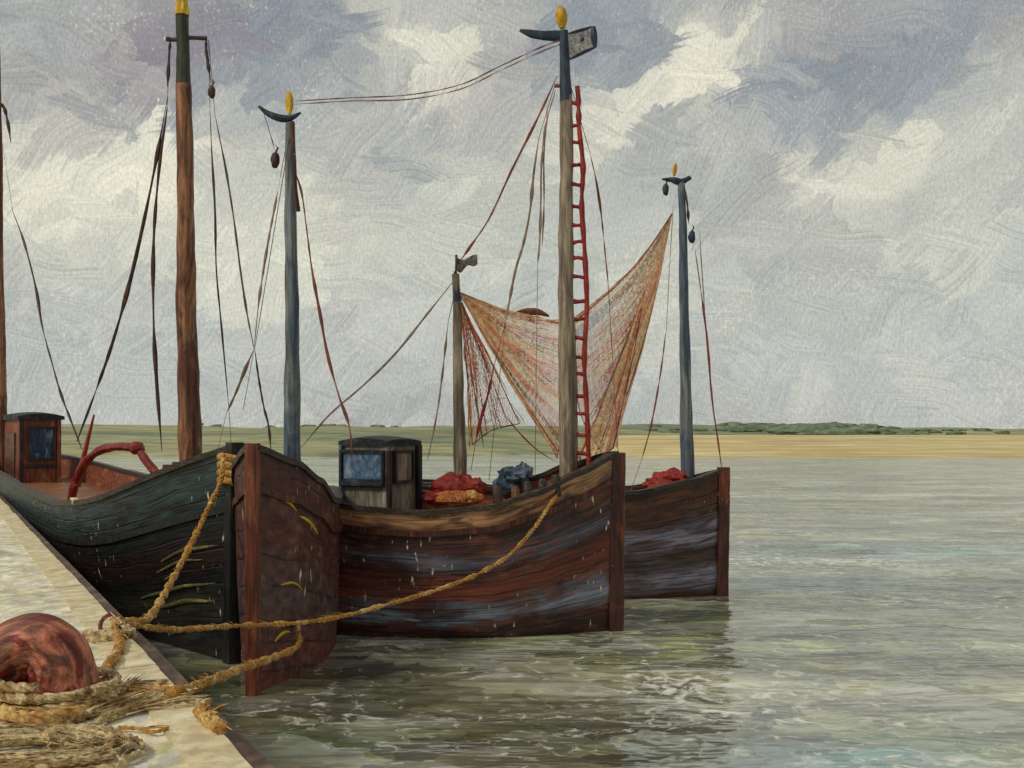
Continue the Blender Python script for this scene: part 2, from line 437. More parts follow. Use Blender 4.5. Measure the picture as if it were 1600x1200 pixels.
        mx = t.new('ShaderNodeMix', data_type='VECTOR'); t.put(mx.inputs[0], msk); t.put(mx.inputs[4], pos); t.put(mx.inputs[5], ctr); pos = mx.outputs[1]
        mf = t.new('ShaderNodeMix', data_type='FLOAT'); t.put(mf.inputs[0], msk); t.put(mf.inputs[2], val if val is not None else 1.0); t.put(mf.inputs[3], v2); val = mf.outputs[0]
    col = cover(pos)
    hs = t.new('ShaderNodeHueSaturation'); t.put(hs.inputs['Color'], col); t.put(hs.inputs['Value'], val); col = hs.outputs[0]
    gran = t.math('ADD', t.noise(vec, 420, 2, .7, 0, '2D'), t.math('MULTIPLY', t.noise(t.mapping(vec, sca=(1, .3, 1)), 700, 1, .5, 0, '2D'), .8))
    hs = t.new('ShaderNodeHueSaturation'); t.put(hs.inputs['Color'], col); t.put(hs.inputs['Value'], t.range(gran, .55, 1.25, .85, 1.15, False))
    col = hs.outputs[0]
    # specks where bare ground shows through
    fl = t.math('MULTIPLY', t.math('SUBTRACT', t.noise(t.mapping(vec, sca=(1, .7, 1)), 330, 3, .6, 0, '2D'), t.math('MULTIPLY_ADD', t.noise(vec, 13, 3, .6, 0, '2D'), -.55, .93)), 6, clamp=True)
    col = t.mix(t.math('MULTIPLY', fl, .6), col, C(224, 220, 196))
    sky = t.new('ShaderNodeTexSky', sky_type='NISHITA'); sky.sun_disc = False
    sky.sun_elevation = SUN_EL; sky.sun_rotation = SUN_AZ
    clear = t.vmath('SCALE', sky.outputs[0]); t.n[-1].inputs['Scale'].default_value = .1
    col = t.mix(.94, clear, col)
    t.l.new(col, bg.inputs[0]); bg.inputs[1].default_value = 1.0


make_world()
sun = bpy.data.lights.new('sun', 'SUN'); sun.energy = 1.5; sun.angle = radians(12); sun.color = (1, .95, .86)
so = bpy.data.objects.new('sun', sun); COL.objects.link(so)
d = V((sin(SUN_AZ) * cos(SUN_EL), -abs(cos(SUN_AZ)) * cos(SUN_EL) * 0 + cos(SUN_AZ) * cos(SUN_EL), sin(SUN_EL)))
d = V((-.62, -.42, .72)).normalized()
SUN_DIR = d
so.rotation_euler = d.to_track_quat('Z', 'Y').to_euler()
sky_node = [n for n in sc.world.node_tree.nodes if n.type == 'TEX_SKY'][0]
sky_node.sun_elevation = math.asin(d.z); sky_node.sun_rotation = atan2(d.x, d.y)

# ------------------------------------------------------------------ water
def make_water():
    m = bpy.data.materials.new('harbour_water'); m.use_nodes = True
    t = NT(m.node_tree); t.n.clear()
    out = t.new('ShaderNodeOutputMaterial'); bs = t.new('ShaderNodeBsdfPrincipled'); t.l.new(bs.outputs[0], out.inputs[0])
    co = t.new('ShaderNodeTexCoord').outputs['Object']
    a = t.mapping(co, sca=(.5, 1, 1)); b = t.mapping(co, rot=(0, 0, .12), sca=(.3, 1, 1))
    wob = t.vmath('MULTIPLY', t.vmath('SUBTRACT', t.noise(co, .8, 3, .6, 0, '3D', 'Color'), (.5, .5, .5)), (1.6, 1.6, 0))
    cw = t.vmath('ADD', co, wob)
    patch = t.noise(t.mapping(cw, sca=(.05, .16, 1)), 1, 4, .6, .6)
    base = t.ramp(patch, [(.28, C(78, 110, 112)), (.40, C(112, 122, 94)), (.5, C(144, 146, 120)), (.62, C(164, 162, 138)), (.75, C(112, 106, 74))])
    for (fx, fy, rx, ry) in ((12, 38, 8, 3), (4, 13.6, 1.6, 1.0), (8, 30, 3, 1.5)):     # weedy teal water
        gl = t.vmath('LENGTH', t.mapping(cw, (fx, fy, 0), (0, 0, 0), (rx, ry, 1), 'TEXTURE'))
        base = t.mix(t.math('MULTIPLY', t.math('EXPONENT', t.math('MULTIPLY', t.math('MULTIPLY', gl, gl), -1)), .8), base, C(84, 124, 128))
    # daubs of lighter and darker water laid side by side
    d1 = t.voro(t.mapping(cw, sca=(.7, 1, 1)), 1.25); d2 = t.voro(t.mapping(cw, (3, 7, 0), (0, 0, .3), (.45, 1, 1)), .55)
    s1 = t.new('ShaderNodeSeparateColor'); t.l.new(d1.outputs['Color'], s1.inputs[0])
    s2 = t.new('ShaderNodeSeparateColor'); t.l.new(d2.outputs['Color'], s2.inputs[0])
    st = t.noise(b, 2.6, 4, .65, .4)
    val = t.math('MULTIPLY', t.range(s1.outputs[0], 0, 1, .55, 1.5, False), t.range(s2.outputs[0], 0, 1, .55, 1.6, False))
    val = t.math('MULTIPLY', val, t.range(st, .3, .7, .6, 1.3))
    hs = t.new('ShaderNodeHueSaturation'); t.put(hs.inputs['Color'], base); t.put(hs.inputs['Value'], val); t.put(hs.inputs['Saturation'], t.range(s1.outputs[1], 0, 1, .6, 1.5, False)); base = hs.outputs[0]
    # bright sky reflections painted in as pale foam, thicker in drifts
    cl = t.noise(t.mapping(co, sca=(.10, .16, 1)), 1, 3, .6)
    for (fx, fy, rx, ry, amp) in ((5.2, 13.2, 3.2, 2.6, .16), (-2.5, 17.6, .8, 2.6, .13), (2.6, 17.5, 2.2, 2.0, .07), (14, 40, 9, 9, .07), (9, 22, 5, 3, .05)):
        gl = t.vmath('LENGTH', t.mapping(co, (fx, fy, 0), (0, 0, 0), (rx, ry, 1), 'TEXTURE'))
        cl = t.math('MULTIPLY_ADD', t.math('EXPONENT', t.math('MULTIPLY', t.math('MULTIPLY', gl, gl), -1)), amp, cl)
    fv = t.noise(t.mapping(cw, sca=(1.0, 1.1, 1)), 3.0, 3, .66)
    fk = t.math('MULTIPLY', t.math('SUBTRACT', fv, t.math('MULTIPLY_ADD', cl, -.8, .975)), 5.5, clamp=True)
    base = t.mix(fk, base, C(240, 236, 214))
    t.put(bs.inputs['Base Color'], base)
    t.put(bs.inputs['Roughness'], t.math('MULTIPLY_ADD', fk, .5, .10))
    bs.inputs['IOR'].default_value = 3.4; bs.inputs['Specular IOR Level'].default_value = .5
    w1 = t.noise(a, .7, 3, .55, .8); w2 = t.noise(b, 2.8, 1.5, .5, .8); w3 = t.noise(t.mapping(co, sca=(.1, .3, 1)), 1, 2, .5)
    h = t.math('ADD', t.math('MULTIPLY', w1, 1.2), t.math('MULTIPLY', w2, .26))
    h = t.math('ADD', h, t.math('MULTIPLY', d1.outputs['Distance'], .35))
    bp = t.new('ShaderNodeBump'); bp.inputs['Distance'].default_value = .28
    t.put(bp.inputs['Strength'], t.range(w3, .35, .65, .22, .6))
    t.put(bp.inputs['Height'], h); t.l.new(bp.outputs[0], bs.inputs['Normal'])
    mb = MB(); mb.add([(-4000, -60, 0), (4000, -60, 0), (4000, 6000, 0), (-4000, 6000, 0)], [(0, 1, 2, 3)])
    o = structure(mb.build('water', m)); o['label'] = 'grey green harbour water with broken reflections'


make_water()

# ------------------------------------------------------------------ far shore
def make_land():
    def sm(x):
        x = max(0, min(1, x)); return x * x * (3 - 2 * x)

    def sand_z(x, y):
        e = 4 * mnoise.noise(V((x * .012, 1.7, 0))) + 2 * mnoise.noise(V((x * .05, 5, 0)))
        return max(-.4, (y - 166 - e) * .035) + .1 * mnoise.noise(V((x * .03, y * .05, 3))) - 3 * (1 - sm((x + 4) / 24))

    mb = MB()
    mb.grid(lambda u, v: V((-420 + 840 * u, 155 + 95 * v, sand_z(-420 + 840 * u, 155 + 95 * v))), 160, 24)
    structure(mb.build('sandbank', M['sand']))

    # on the left the green comes down to the water, on the right it stands behind the sand
    def yfront(x):
        return 172 + 50 / (1 + exp(-(x - 12) / 8))

    def dz(x, y):
        k = sm((y - yfront(x)) / 75)
        h = 4.9 + 1.0 * mnoise.noise(V((x * .011, .3, 0))) + .7 * mnoise.noise(V((x * .04, 2, 0)))
        return .5 + (h - .5) * k + .22 * mnoise.noise(V((x * .09, y * .09, 1)))
    mb = MB()
    mb.grid(lambda u, v: (lambda x: (lambda y: V((x, y, (dz(x, y) if v > 0 else -.3) if v < 1 else -.5)))(yfront(x) + 110 * v))(-420 + 840 * u), 220, 30)
    structure(mb.build('dunes', M['dune_grass']))
    # far belt of bushes reads as one mass
    mb = MB()
    r = random.Random(5)
    for i in range(520):
        x = r.uniform(-130, 130)
        dens = .03 + .97 * exp(-((x - 72) / 24) ** 2)
        if r.random() > dens:
            continue
        y = r.uniform(262, 290); s = r.uniform(.8, 2.0) * (.7 + .7 * exp(-((x - 72) / 24) ** 2))
        mb.blob((x, y, dz(x, y) + .1), (s * 1.9, s, s * .5), 9, 6, .5, i * .37)
    o = mb.build('treeline', M['bush_green'], smooth=False); o['kind'] = 'stuff'; o['label'] = 'low dark belt of bushes along the far dunes'; o['category'] = 'bushes'


make_land()

# ------------------------------------------------------------------ quay
QH = 2.0


def edge_x(y):
    return -3.96 - (y - 12.08) * .5


def make_quay():
    n = 120
    ED = V((-.4472, .8944, 0)); EN = V((.8944, .4472, 0))     # along the edge (away), and out over the water
    P0 = V((edge_x(-8), -8, 0))
    def ep(s, off, z):
        p = P0 + ED * s + EN * off
        return V((p.x, p.y, z))
    mb = MB()
    S = 90
    # paved top, gently uneven
    def top(u, v):
        s = S * u; off = -.50 - (v ** 2) * 60
        p = ep(s, off, 0)
        return V((p.x, p.y, QH + .012 * mnoise.noise(V((p.x * 1.2, p.y * 1.2, 0)))))
    mb.grid(top, 260, 80)
    structure(mb.build('quay', M['quay_stone']))
    mb = MB()
    s = 0; k = 0
    while s < S:                                   # coping stones with narrow joints, one slightly worn edge each
        L = 1.5 + .5 * rnd.random(); e = min(S, s + L - .02)
        j = rnd.uniform(-.015, .015); h = QH + .03 + rnd.uniform(-.006, .006)
        m = 5
        vs = []
        for i in range(m + 1):
            q = s + (e - s) * i / m
            w = .018 * mnoise.noise(V((q * 2, 0, 0)))
            vs += [ep(q, -.52, h - .2), ep(q, -.52, h - .015), ep(q, -.20 + j + w, h), ep(q, -.17 + j + w, h - .035), ep(q, -.17 + j, h - .3)]
        fs = [(i * 5 + a, i * 5 + a + 1, i * 5 + a + 6, i * 5 + a + 5) for i in range(m) for a in range(4)] + [(0, 1, 2, 3, 4), tuple(m * 5 + a for a in (4, 3, 2, 1, 0))]
        mb.add(vs, fs); s = e + .02
    structure(mb.build('quay_edge', M['quay_coping'], smooth=False))
    mb = MB()
    mb.grid(lambda u, v: ep(S * u, -.22, -1.5 + (QH - .1 + 1.5) * v), 60, 6)
    structure(mb.build('quay_wall', M['quay_wall_stone']))
    t = thing('timber_fender', 'long brown timber fender bolted along the top of the quay edge', 'fender', ep(18, .14, QH - .2))
    mb = MB(); pts = []
    for i in range(91):
        q = i; pts.append(ep(q, -.03 + .015 * mnoise.noise(V((q * .6, 3, 0))), QH - .24 + .01 * mnoise.noise(V((q * .5, 9, 0)))))
    vs = []; fs = []
    prof = [(-.13, .2), (.0, .2), (.03, .16), (.03, -.16), (.0, -.2), (-.13, -.2)]
    for p in pts:
        for (a, b) in prof:
            vs.append(p + EN * a + V((0, 0, b)))
    m = len(prof)
    fs = [(i * m + a, i * m + (a + 1) % m, (i + 1) * m + (a + 1) % m, (i + 1) * m + a) for i in range(len(pts) - 1) for a in range(m)]
    mb.add(vs, fs); mb.build('beam', M['fender_timber'], t)
    return ep


ep = make_quay()

# ------------------------------------------------------------------ boats
BOATS = 'fishing boats moored at the quay'


class Hull:
    def __init__(s, bow, dirv, L, B, sheer, draft=.7, rake=.35, srake=.25, entry=.42, tfrac=.5, heel=0.0, fine=1.5, flare=.25, run=.55):
        s.bow = V(bow); s.d = V(dirv).normalized(); s.n = V((s.d.y, -s.d.x, 0)); s.L = L; s.B = B; s.sheer = sheer
        s.draft = draft; s.rake = rake; s.srake = srake; s.entry = entry; s.tf = tfrac; s.heel = heel; s.fine = fine; s.flare = flare; s.run = run

    def zs(s, q):
        return lerp_table(s.sheer, q * s.L)

    def half(s, q, t):
        k = min(1, q / s.entry)
        f = 1 - (1 - k) ** (s.fine + .9 * t)
        if q > s.run:
            g = (q - s.run) / (1 - s.run)
            f *= 1 - (1 - s.tf) * g ** 2.4
        sec = (1 - (1 - min(1, t / .75)) ** 2.4) ** .7 if t > 0 else 0
        sec *= 1 - s.flare * (1 - t) * (1 - k * .6)
        return max(.02, s.B * f * sec)

    def pt(s, q, t, side, inset=0, dz=0):
        zt = s.zs(q); z = -s.draft + (zt + s.draft) * t
        a = q * s.L - s.rake * (t - .2) * (1 - q) ** 3 + s.srake * (t - .3) * q ** 5
        w = max(.0, s.half(q, t) - inset) * side
        p = s.bow + s.d * a + s.n * w
        return V((p.x, p.y, z + dz + s.heel * w))

    def inner(s, q, side, drop):
        zt = s.zs(q)
        return s.pt(q, (zt - drop + s.draft) / (zt + s.draft), side, .08)

    def axis(s, a, w=0, z=0):
        p = s.bow + s.d * a + s.n * w
        return V((p.x, p.y, z + s.heel * w))


def rail(mb, h, side, t, out, wid, th, q0=0.0, q1=1.0, n=44, lift=0, dens=None):
    """a squared timber swept along the hull side at girth t"""
    vs = []; fs = []; uv = []
    for i in range(n + 1):
        q = q0 + (q1 - q0) * i / n
        p = h.pt(q, t, side); p2 = h.pt(min(1, q + .01), t, side); p1 = h.pt(max(0, q - .01), t, side)
        tg = (p2 - p1); tg.z = 0; tg.normalize()
        nn = V((tg.y, -tg.x, 0)) * (1 if V((tg.y, -tg.x, 0)).dot(h.n * side) > 0 else -1)
        wv = .012 * mnoise.noise(V((q * 9, t * 5, side)))
        for (a, b) in ((out, -th), (out, th), (out - wid, th), (out - wid, -th)):
            vs.append(p + nn * (a + wv) + V((0, 0, b + lift + wv))); uv.append((q * h.L, b))
    for i in range(n):
        for k in range(4):
            fs.append((i * 4 + k, i * 4 + (k + 1) % 4, (i + 1) * 4 + (k + 1) % 4, (i + 1) * 4 + k))
    fs += [(0, 1, 2, 3), (n * 4 + 3, n * 4 + 2, n * 4 + 1, n * 4)]
    mb.add(vs, fs, uv)


def make_hull(root, h, hull_m, rail_m, stem_m, inner_m, deck_m, bul=.75, strakes=(.8,), strake_m=None, stem_w=.11, stem_up=.12, stem_out=.1):
    ns, nt = 56, 22
    mb = MB()
    for side in (1, -1):
        mb.grid(lambda u, v: h.pt(u, v, side) + h.n * (.012 * mnoise.noise(h.pt(u, v, side) * 1.6)), ns, nt, lambda u, v: (u * h.L + side * 40, v))
    tr = [h.pt(1, j / nt, 1) for j in range(nt + 1)] + [h.pt(1, j / nt, -1) for j in range(nt, -1, -1)]
    mb.add(tr, [tuple(range(len(tr)))], [(p.y, .2 + .8 * max(0, p.z) / h.zs(1)) for p in tr])
    hull = mb.build('hull', hull_m, root)
    # planking seams are real grooves of the strakes: one low ridge per plank edge
    mb = MB()
    for side in (1, -1):
        mb.grid(lambda u, v: h.inner(.02 + .97 * u, side, bul * (1 - v)), ns, 4, lambda u, v: (u * h.L, v))
    mb.build('bulwark', inner_m, root)
    mb = MB()
    mb.grid(lambda u, v: h.inner(.02 + .97 * u, 1, bul).lerp(h.inner(.02 + .97 * u, -1, bul), v) + V((0, 0, .05 * sin(pi * v))), ns, 6)
    mb.build('deck', deck_m, root)
    mb = MB()
    for side in (1, -1):
        rail(mb, h, side, 1.0, .05, .2, .05, .0, 1, lift=.03)
    mb.box(h.pt(1, 1, 1).lerp(h.pt(1, 1, -1), .5) + V((0, 0, .04)), h.n * h.half(1, 1), h.d * .1, (0, 0, .045))
    mb.build('gunwale', rail_m, root)
    for tt in strakes:
        mb = MB()
        for side in (1, -1):
            rail(mb, h, side, tt, .045, .06, .055, .0, .99)
        mb.build('rubbing_strake', strake_m or rail_m, root)
    # stem post, a tapered timber following the bow
    mb = MB(); vs = []; fs = []; uv = []
    n = 16
    for i in range(n + 1):
        t = .02 + .98 * i / n
        p = h.pt(0, t, 0); up = stem_up if i == n else 0
        w = stem_w * (1 + .12 * mnoise.noise(V((i * .5, h.L, 0)))); fo = stem_out + .015 * mnoise.noise(V((i * .7, 3, h.L)))
        for (a, b) in ((-fo, -w * .75), (-fo - .02, 0), (-fo, w * .75), (.14, w), (.14, -w)):
            vs.append(p + h.d * a + h.n * b + V((0, 0, up))); uv.append((b * 4, t * 4))
    for i in range(n):
        for k in range(5):
            fs.append((i * 5 + k, i * 5 + (k + 1) % 5, (i + 1) * 5 + (k + 1) % 5, (i + 1) * 5 + k))
    fs += [(4, 3, 2, 1, 0), tuple(n * 5 + k for k in range(5))]
    mb.add(vs, fs, uv)
    mb.build('stem_post', stem_m, root, bevel=.012)
    return hull


def make_mast(root, foot, top, r0, r1, mat, seed=0, seg=14, bend=.04, name='mast'):
    n = 46; foot, top = V(foot), V(top); path = []; rad = []
    for i in range(n + 1):
        k = i / n
        p = foot.lerp(top, k) + V((bend * mnoise.noise(V((k * 3, seed, 0))), bend * mnoise.noise(V((k * 3, seed, 5))), 0))
        path.append(p); rad.append((r0 + (r1 - r0) * k) * (1 + .10 * mnoise.noise(V((k * 9, seed * 3.1, 2)))))
    mb = MB(); mb.tube(path, rad, seg, wob=.16, seed=seed)
    o = mb.build(name, mat, root)
    o['_path'] = 0
    return o, path


def band(parent, name, mat, a, b, r0, r1, seed=0):
    mb = MB(); a, b = V(a), V(b)
    mb.tube([a.lerp(b, i / 8) for i in range(9)], [(r0 + (r1 - r0) * i / 8) * (1 + .08 * mnoise.noise(V((i * .8, seed, 0)))) for i in range(9)], 12, wob=.15, seed=seed)
    return mb.build(name, mat, parent)


def finial(parent, p, h, r, lean=0):
    mb = MB(); p = V(p)
    prof = [(0, .45), (.12, .6), (.3, .9), (.55, 1), (.78, .85), (.93, .5), (1, .1)]
    mb.tube([p + V((lean * k, 0, h * k)) for k, _ in prof], [r * q for _, q in prof], 10, wob=.2, seed=p.x)
    return mb.build('finial', M['yellow_paint'], parent)


def stay(root, pts, Ys, r=.016, mat='rigging_dark', seed=0, lo=.35, name='stay', lead=None, tail=None):
    """a rope of the rigging; the brush left it thicker in some stretches, and thin where it runs on to its fixings"""
    if not hasattr(Ys, '__len__'):
        Ys = [Ys] * len(pts)
    w = [at(x, y, Y) for (x, y), Y in zip(pts, Ys)]
    path = spline(w, 10) if len(w) > 2 else [w[0].lerp(w[1], i / 24) for i in range(25)]
    rad = brushy(len(path), r * .58, r * .58, seed, lo * .55)
    n = len(rad)
    rad = [q * min(1, .25 + 5 * i / n, .25 + 5 * (n - 1 - i) / n) for i, q in enumerate(rad)]
    if lead is not None:
        path = [V(lead).lerp(path[0], i / 8) for i in range(8)] + path; rad = [.007] * 8 + rad
    if tail is not None:
        path = path + [path[-1].lerp(V(tail), (i + 1) / 8) for i in range(8)]; rad = rad + [.007] * 8
    mb = MB(); mb.tube(path, rad, 6)
    return mb.build(name, M[mat], root)


def block(parent, p, r=.07, mat='rigging_dark'):
    mb = MB(); p = V(p)
    mb.blob(p, (r * .7, r * .6, r * 1.2), 10, 8, .2, p.x)
    mb.tube([p + V((0, 0, r)), p + V((r * .4, 0, r * 1.8)), p + V((0, 0, r * 2.4)), p + V((-r * .4, 0, r * 1.8)), p + V((0, 0, r))], r * .16, 6)
    return mb.build('pulley_block', M[mat], parent)


def marks(root, name, mat, h, strokes, side):
    """short brushed marks of paint standing a little proud of the planking"""
    for (q0, t0, q1, t1, w) in strokes:
        mb = MB(); path = []; rad = []
        for i in range(9):
            k = i / 8; q = q0 + (q1 - q0) * k; t = t0 + (t1 - t0) * k + .012 * sin(k * 3)
            path.append(h.pt(q, t, side)); rad.append(w * (.25 + sin(pi * min(1, k * .9 + .08)) ** .7))
        mb.tube(path, rad, 8, flat=1); mb.build(name, mat, root)


# ---- boat A: long dark hull beside the quay
A_bow = on(364, 1036, 0)
hA = Hull(A_bow, (-.4825, .876, 0), 34, 2.0, [(0, 3.69), (1.0, 3.40), (2.0, 3.02), (3.0, 2.74), (4.4, 2.53), (7, 2.42), (12, 2.4), (20, 2.6), (34, 2.95)], draft=.9, rake=.25, entry=.2, tfrac=.55, fine=1.7, flare=.3)
A = thing('fishing_boat', 'long black and dark green fishing boat with a thick brown mast, lying beside the quay', 'boat', hA.axis(14, 0, 0), BOATS)
make_hull(A, hA, M['hull_black'], M['rail_dark'], M['black_wood'], M['bulwark_orange'], M['deck_wood'], bul=.8, strakes=(.78,), strake_m=M['black_wood'], stem_w=.15, stem_up=.1)
YA = 26.7
mA, pA = make_mast(A, at(297, 760, YA), at(287, 132, YA), .27, .175, M['mast_brown'], 1.3)
g = band(mA, 'masthead', M['mast_green'], at(287, 140, YA), at(284.5, 22, YA), .17, .14, 1)
band(mA, 'masthead_cap', M['yellow_paint'], at(284.5, 24, YA), at(283, -26, YA), .165, .12, 2)
mb = MB(); mb.tube(spline([at(260, 61, YA), at(272, 62, YA), at(284, 60, YA - .1), at(300, 59, YA), at(323, 60, YA)], 5), brushy(21, .055, .05, 3, .7), 8)
mb.build('cross_arm', M['rigging_dark'], mA)
stay(A, [(323, 58), (322, 75), (325, 100), (330, 130)], YA, .05, seed=2, lo=.6)
block(A, at(331, 144, YA), .13)
stay(A, [(266, 64), (264, 90), (262, 136)], YA, .07, seed=9, lo=.6)
stay(A, [(262, 150), (246, 240), (226, 340), (203, 440), (176, 535), (150, 610), (120, 690)], [YA, YA, YA, YA + .5, YA + 1, YA + 2, YA + 3], .066, seed=4, lo=.2, lead=at(263, 130, YA))
stay(A, [(261, 170), (248, 270), (240, 380), (240, 500), (245, 600), (253, 705)], YA, .055, seed=5, lo=.2, lead=at(263, 130, YA))
stay(A, [(328, 170), (331, 240), (336, 330), (338, 420), (346, 510), (357, 630)], YA, .035, seed=6, lo=.3, lead=at(326, 62, YA), tail=at(362, 705, YA - .4))
stay(A, [(336, 180), (352, 260), (365, 340), (376, 425), (386, 490), (397, 545)], [YA, YA, YA - .5, YA - 1, YA - 1.6, YA - 2], .038, seed=7, lo=.35, lead=at(326, 62, YA))
stay(A, [(397, 545), (384, 575), (368, 615), (354, 645)], [YA - 2, YA - 1.5, YA - 1, YA - .6], .05, 'rigging_pale', seed=8, tail=at(338, 712, YA - .5))
stay(A, [(20, 330), (38, 380), (56, 450), (66, 510), (82, 570), (95, 615), (108, 650), (128, 702)], [37, 36, 35, 34.5, 34, 33.5, 33, 32.5], .058, seed=11, lo=.3, lead=at(0, 200, 45))
# aft mast by the edge of the view, with a hanging block
YM = 45.0
m2, p2 = make_mast(A, at(4, 740, YM), at(-5, 60, YM), .2, .12, M['mast_brown'], 4.1)
stay(A, [(-4, 160), (6, 168), (12, 190), (17, 222)], YM, .09, seed=12, lo=.6)
# wheelhouse
def box_house(root, name, corners, z0, z1, mat, roof_m, over=.14, roof_h=.22):
    """corners: four points anticlockwise seen from above"""
    mb = MB(); cs = [V(c) for c in corners]; k = 5
    vs = []; fs = []
    c0 = sum(cs, V((0, 0, 0))) / 4
    for j in range(k + 1):
        z = z0 + (z1 - z0) * j / k
        for c in cs:
            q = c0 + (c - c0) * (1 - .03 * j / k)
            vs.append(V((q.x, q.y, z)))
    for j in range(k):
        for i in range(4):
            fs.append((j * 4 + i, j * 4 + (i + 1) % 4, (j + 1) * 4 + (i + 1) % 4, (j + 1) * 4 + i))
    fs.append((k * 4, k * 4 + 1, k * 4 + 2, k * 4 + 3))
    mb.add(vs, fs)
    hs = mb.build(name, mat, root, smooth=False, bevel=.03)
    mb = MB(); nn = 10
    def rf(u, v, top):
        a = cs[0].lerp(cs[1], u); b = cs[3].lerp(cs[2], u); p = a.lerp(b, v)
        p = c0 + (p - c0) * (1 + over * 1.2)
        bow = 1 - (2 * u - 1) ** 2; bw2 = 1 - (2 * v - 1) ** 2
        return V((p.x, p.y, z1 + (roof_h * (.35 + .65 * (bow * .6 + bw2 * .4)) if top else -.03)))
    mb.grid(lambda u, v: rf(u, v, True), nn, nn); mb.grid(lambda u, v: rf(u, v, False), nn, nn)
    ring = [(i / nn, 0) for i in range(nn)] + [(1, i / nn) for i in range(nn)] + [(1 - i / nn, 1) for i in range(nn)] + [(0, 1 - i / nn) for i in range(nn)]
    vs = [rf(u, v, True) for u, v in ring] + [rf(u, v, False) for u, v in ring]; m = len(ring)
    mb.add(vs, [(i, (i + 1) % m, m + (i + 1) % m, m + i) for i in range(m)])
    mb.build('roof', roof_m, hs)
    return hs, cs, c0


def panel(parent, name, mat, c0, c1, u0, u1, z0, z1, proud=.03, th=.03, centre=None, bevel=.01):
    c0, c1 = V(c0), V(c1)
    e = (c1 - c0); nrm = V((e.y, -e.x, 0)).normalized()
    if centre is not None and nrm.dot((c0 + c1) / 2 - V(centre)) < 0:
        nrm = -nrm
    a = c0.lerp(c1, u0); b = c0.lerp(c1, u1); mid = (a + b) / 2 + nrm * proud
    mb = MB(); mb.box((mid.x, mid.y, (z0 + z1) / 2), (b - a) / 2, nrm * th, (0, 0, (z1 - z0) / 2))
    return mb.build(name, mat, parent, smooth=False, bevel=bevel)


def frame(parent, mat, c0, c1, u0, u1, z0, z1, w=.05, proud=.04, th=.04, centre=None, name='window_frame'):
    c0, c1 = V(c0), V(c1)
    e = (c1 - c0); L = e.length; nrm = V((e.y, -e.x, 0)).normalized()
    if centre is not None and nrm.dot((c0 + c1) / 2 - V(centre)) < 0:
        nrm = -nrm
    mb = MB()
    def bar(ua, ub, za, zb):
        a = c0.lerp(c1, ua); b = c0.lerp(c1, ub); mid = (a + b) / 2 + nrm * proud
        mb.box((mid.x, mid.y, (za + zb) / 2), (b - a) / 2, nrm * th, (0, 0, (zb - za) / 2))
    du = w / L
    bar(u0 - du, u0, z0 - w, z1 + w); bar(u1, u1 + du, z0 - w, z1 + w); bar(u0, u1, z1, z1 + w); bar(u0, u1, z0 - w, z0)
    return mb.build(name, mat, parent, smooth=False)


YW = 44.0
hc = at(52, 770, YW)
ux = V((.80, .60, 0)) * .0 + hA.n * 1.0
wc = [at(30, 770, YW - .9), at(96, 770, YW - .2), at(70, 770, YW + 2.0), at(2, 770, YW + 1.2)]
for c in wc: c.z = 0
house, cs, cc = box_house(A, 'wheelhouse', wc, 1.4, 4.42, M['house_red'], M['roof_dark'], .09, .28)
f = frame(house, M['house_trim'], cs[0], cs[1], .26, .80, 2.95, 4.05, .09, centre=cc)
panel(f, 'pane', M['window_glass'], cs[0], cs[1], .26, .80, 2.95, 4.05, .015, .02, cc)
panel(house, 'corner_post', M['house_trim'], cs[0], cs[1], 0.0, .09, 1.4, 4.4, .03, .06, cc)
panel(house, 'corner_post', M['house_red'], cs[0], cs[1], .90, .99, 1.4, 4.4, .04, .05, cc)
panel(house, 'door', M['rail_brown'], cs[3], cs[0], .30, .78, 1.7, 3.9, .02, .02, cc)
panel(house, 'sill_board', M['house_trim'], cs[0], cs[1], .12, .88, 2.6, 2.74, .05, .05, cc)
# red gallows arch standing on the deck
YG = 30.5
gp = [at(108, 800, YG + 1.2), at(118, 752, YG + 1), at(134, 722, YG + .6), at(158, 703, YG + .2), at(182, 698, YG), at(205, 699, YG - .3), at(216, 703, YG - .5), at(230, 722, YG - .8), at(249, 748, YG - 1), at(254, 775, YG - 1)]
mb = MB(); path = spline(gp, 7)
mb.tube(path, [.115 * (1 + .25 * mnoise.noise(V((i * .31, 2, 0)))) for i in range(len(path))], 10, wob=.2, seed=3)
ga = mb.build('gallows', M['red_arch'], A)
mb = MB(); mb.blob(at(214, 700, YG - .5), (.2, .2, .17), 12, 8, .2, 3); mb.build('sheave', M['red_arch'], ga)
mb = MB(); mb.tube([at(120, 760, YG + 1), at(134, 700, YG + 1.2), at(147, 648, YG + 1.4)], [.1, .07, .03], 8, wob=.2); mb.build('derrick', M['red_paint'], A)
mb = MB()
for (x, y) in ((262, 726), (276, 722)):
    mb.tube([at(x, 760, YA - .3), at(x, y, YA - .3)], [.14, .11], 10, wob=.2, seed=x)
mb.tube([at(255, 735, YA - .35), at(285, 731, YA - .35)], .09, 10, wob=.2)
mb.build('mooring_bitts', M['rail_brown'], A)
mb = MB(); q = hA.pt(.14, 1, -1) + V((0, 0, .1))
mb.box(q, hA.d * .22, hA.n * .06, (0, 0, .03)); mb.box(q - V((0, 0, .06)), hA.d * .05, hA.n * .05, (0, 0, .05)); mb.build('cleat', M['quay_coping'], A, bevel=.02)
# olive daubs near the waterline of the bow
marks(A, 'paint_mark', M['olive_mark'], hA, [(.075, .47, .012, .50, .028), (.06, .42, .015, .43, .035), (.05, .63, .01, .645, .03), (.055, .585, .02, .60, .024)], -1)

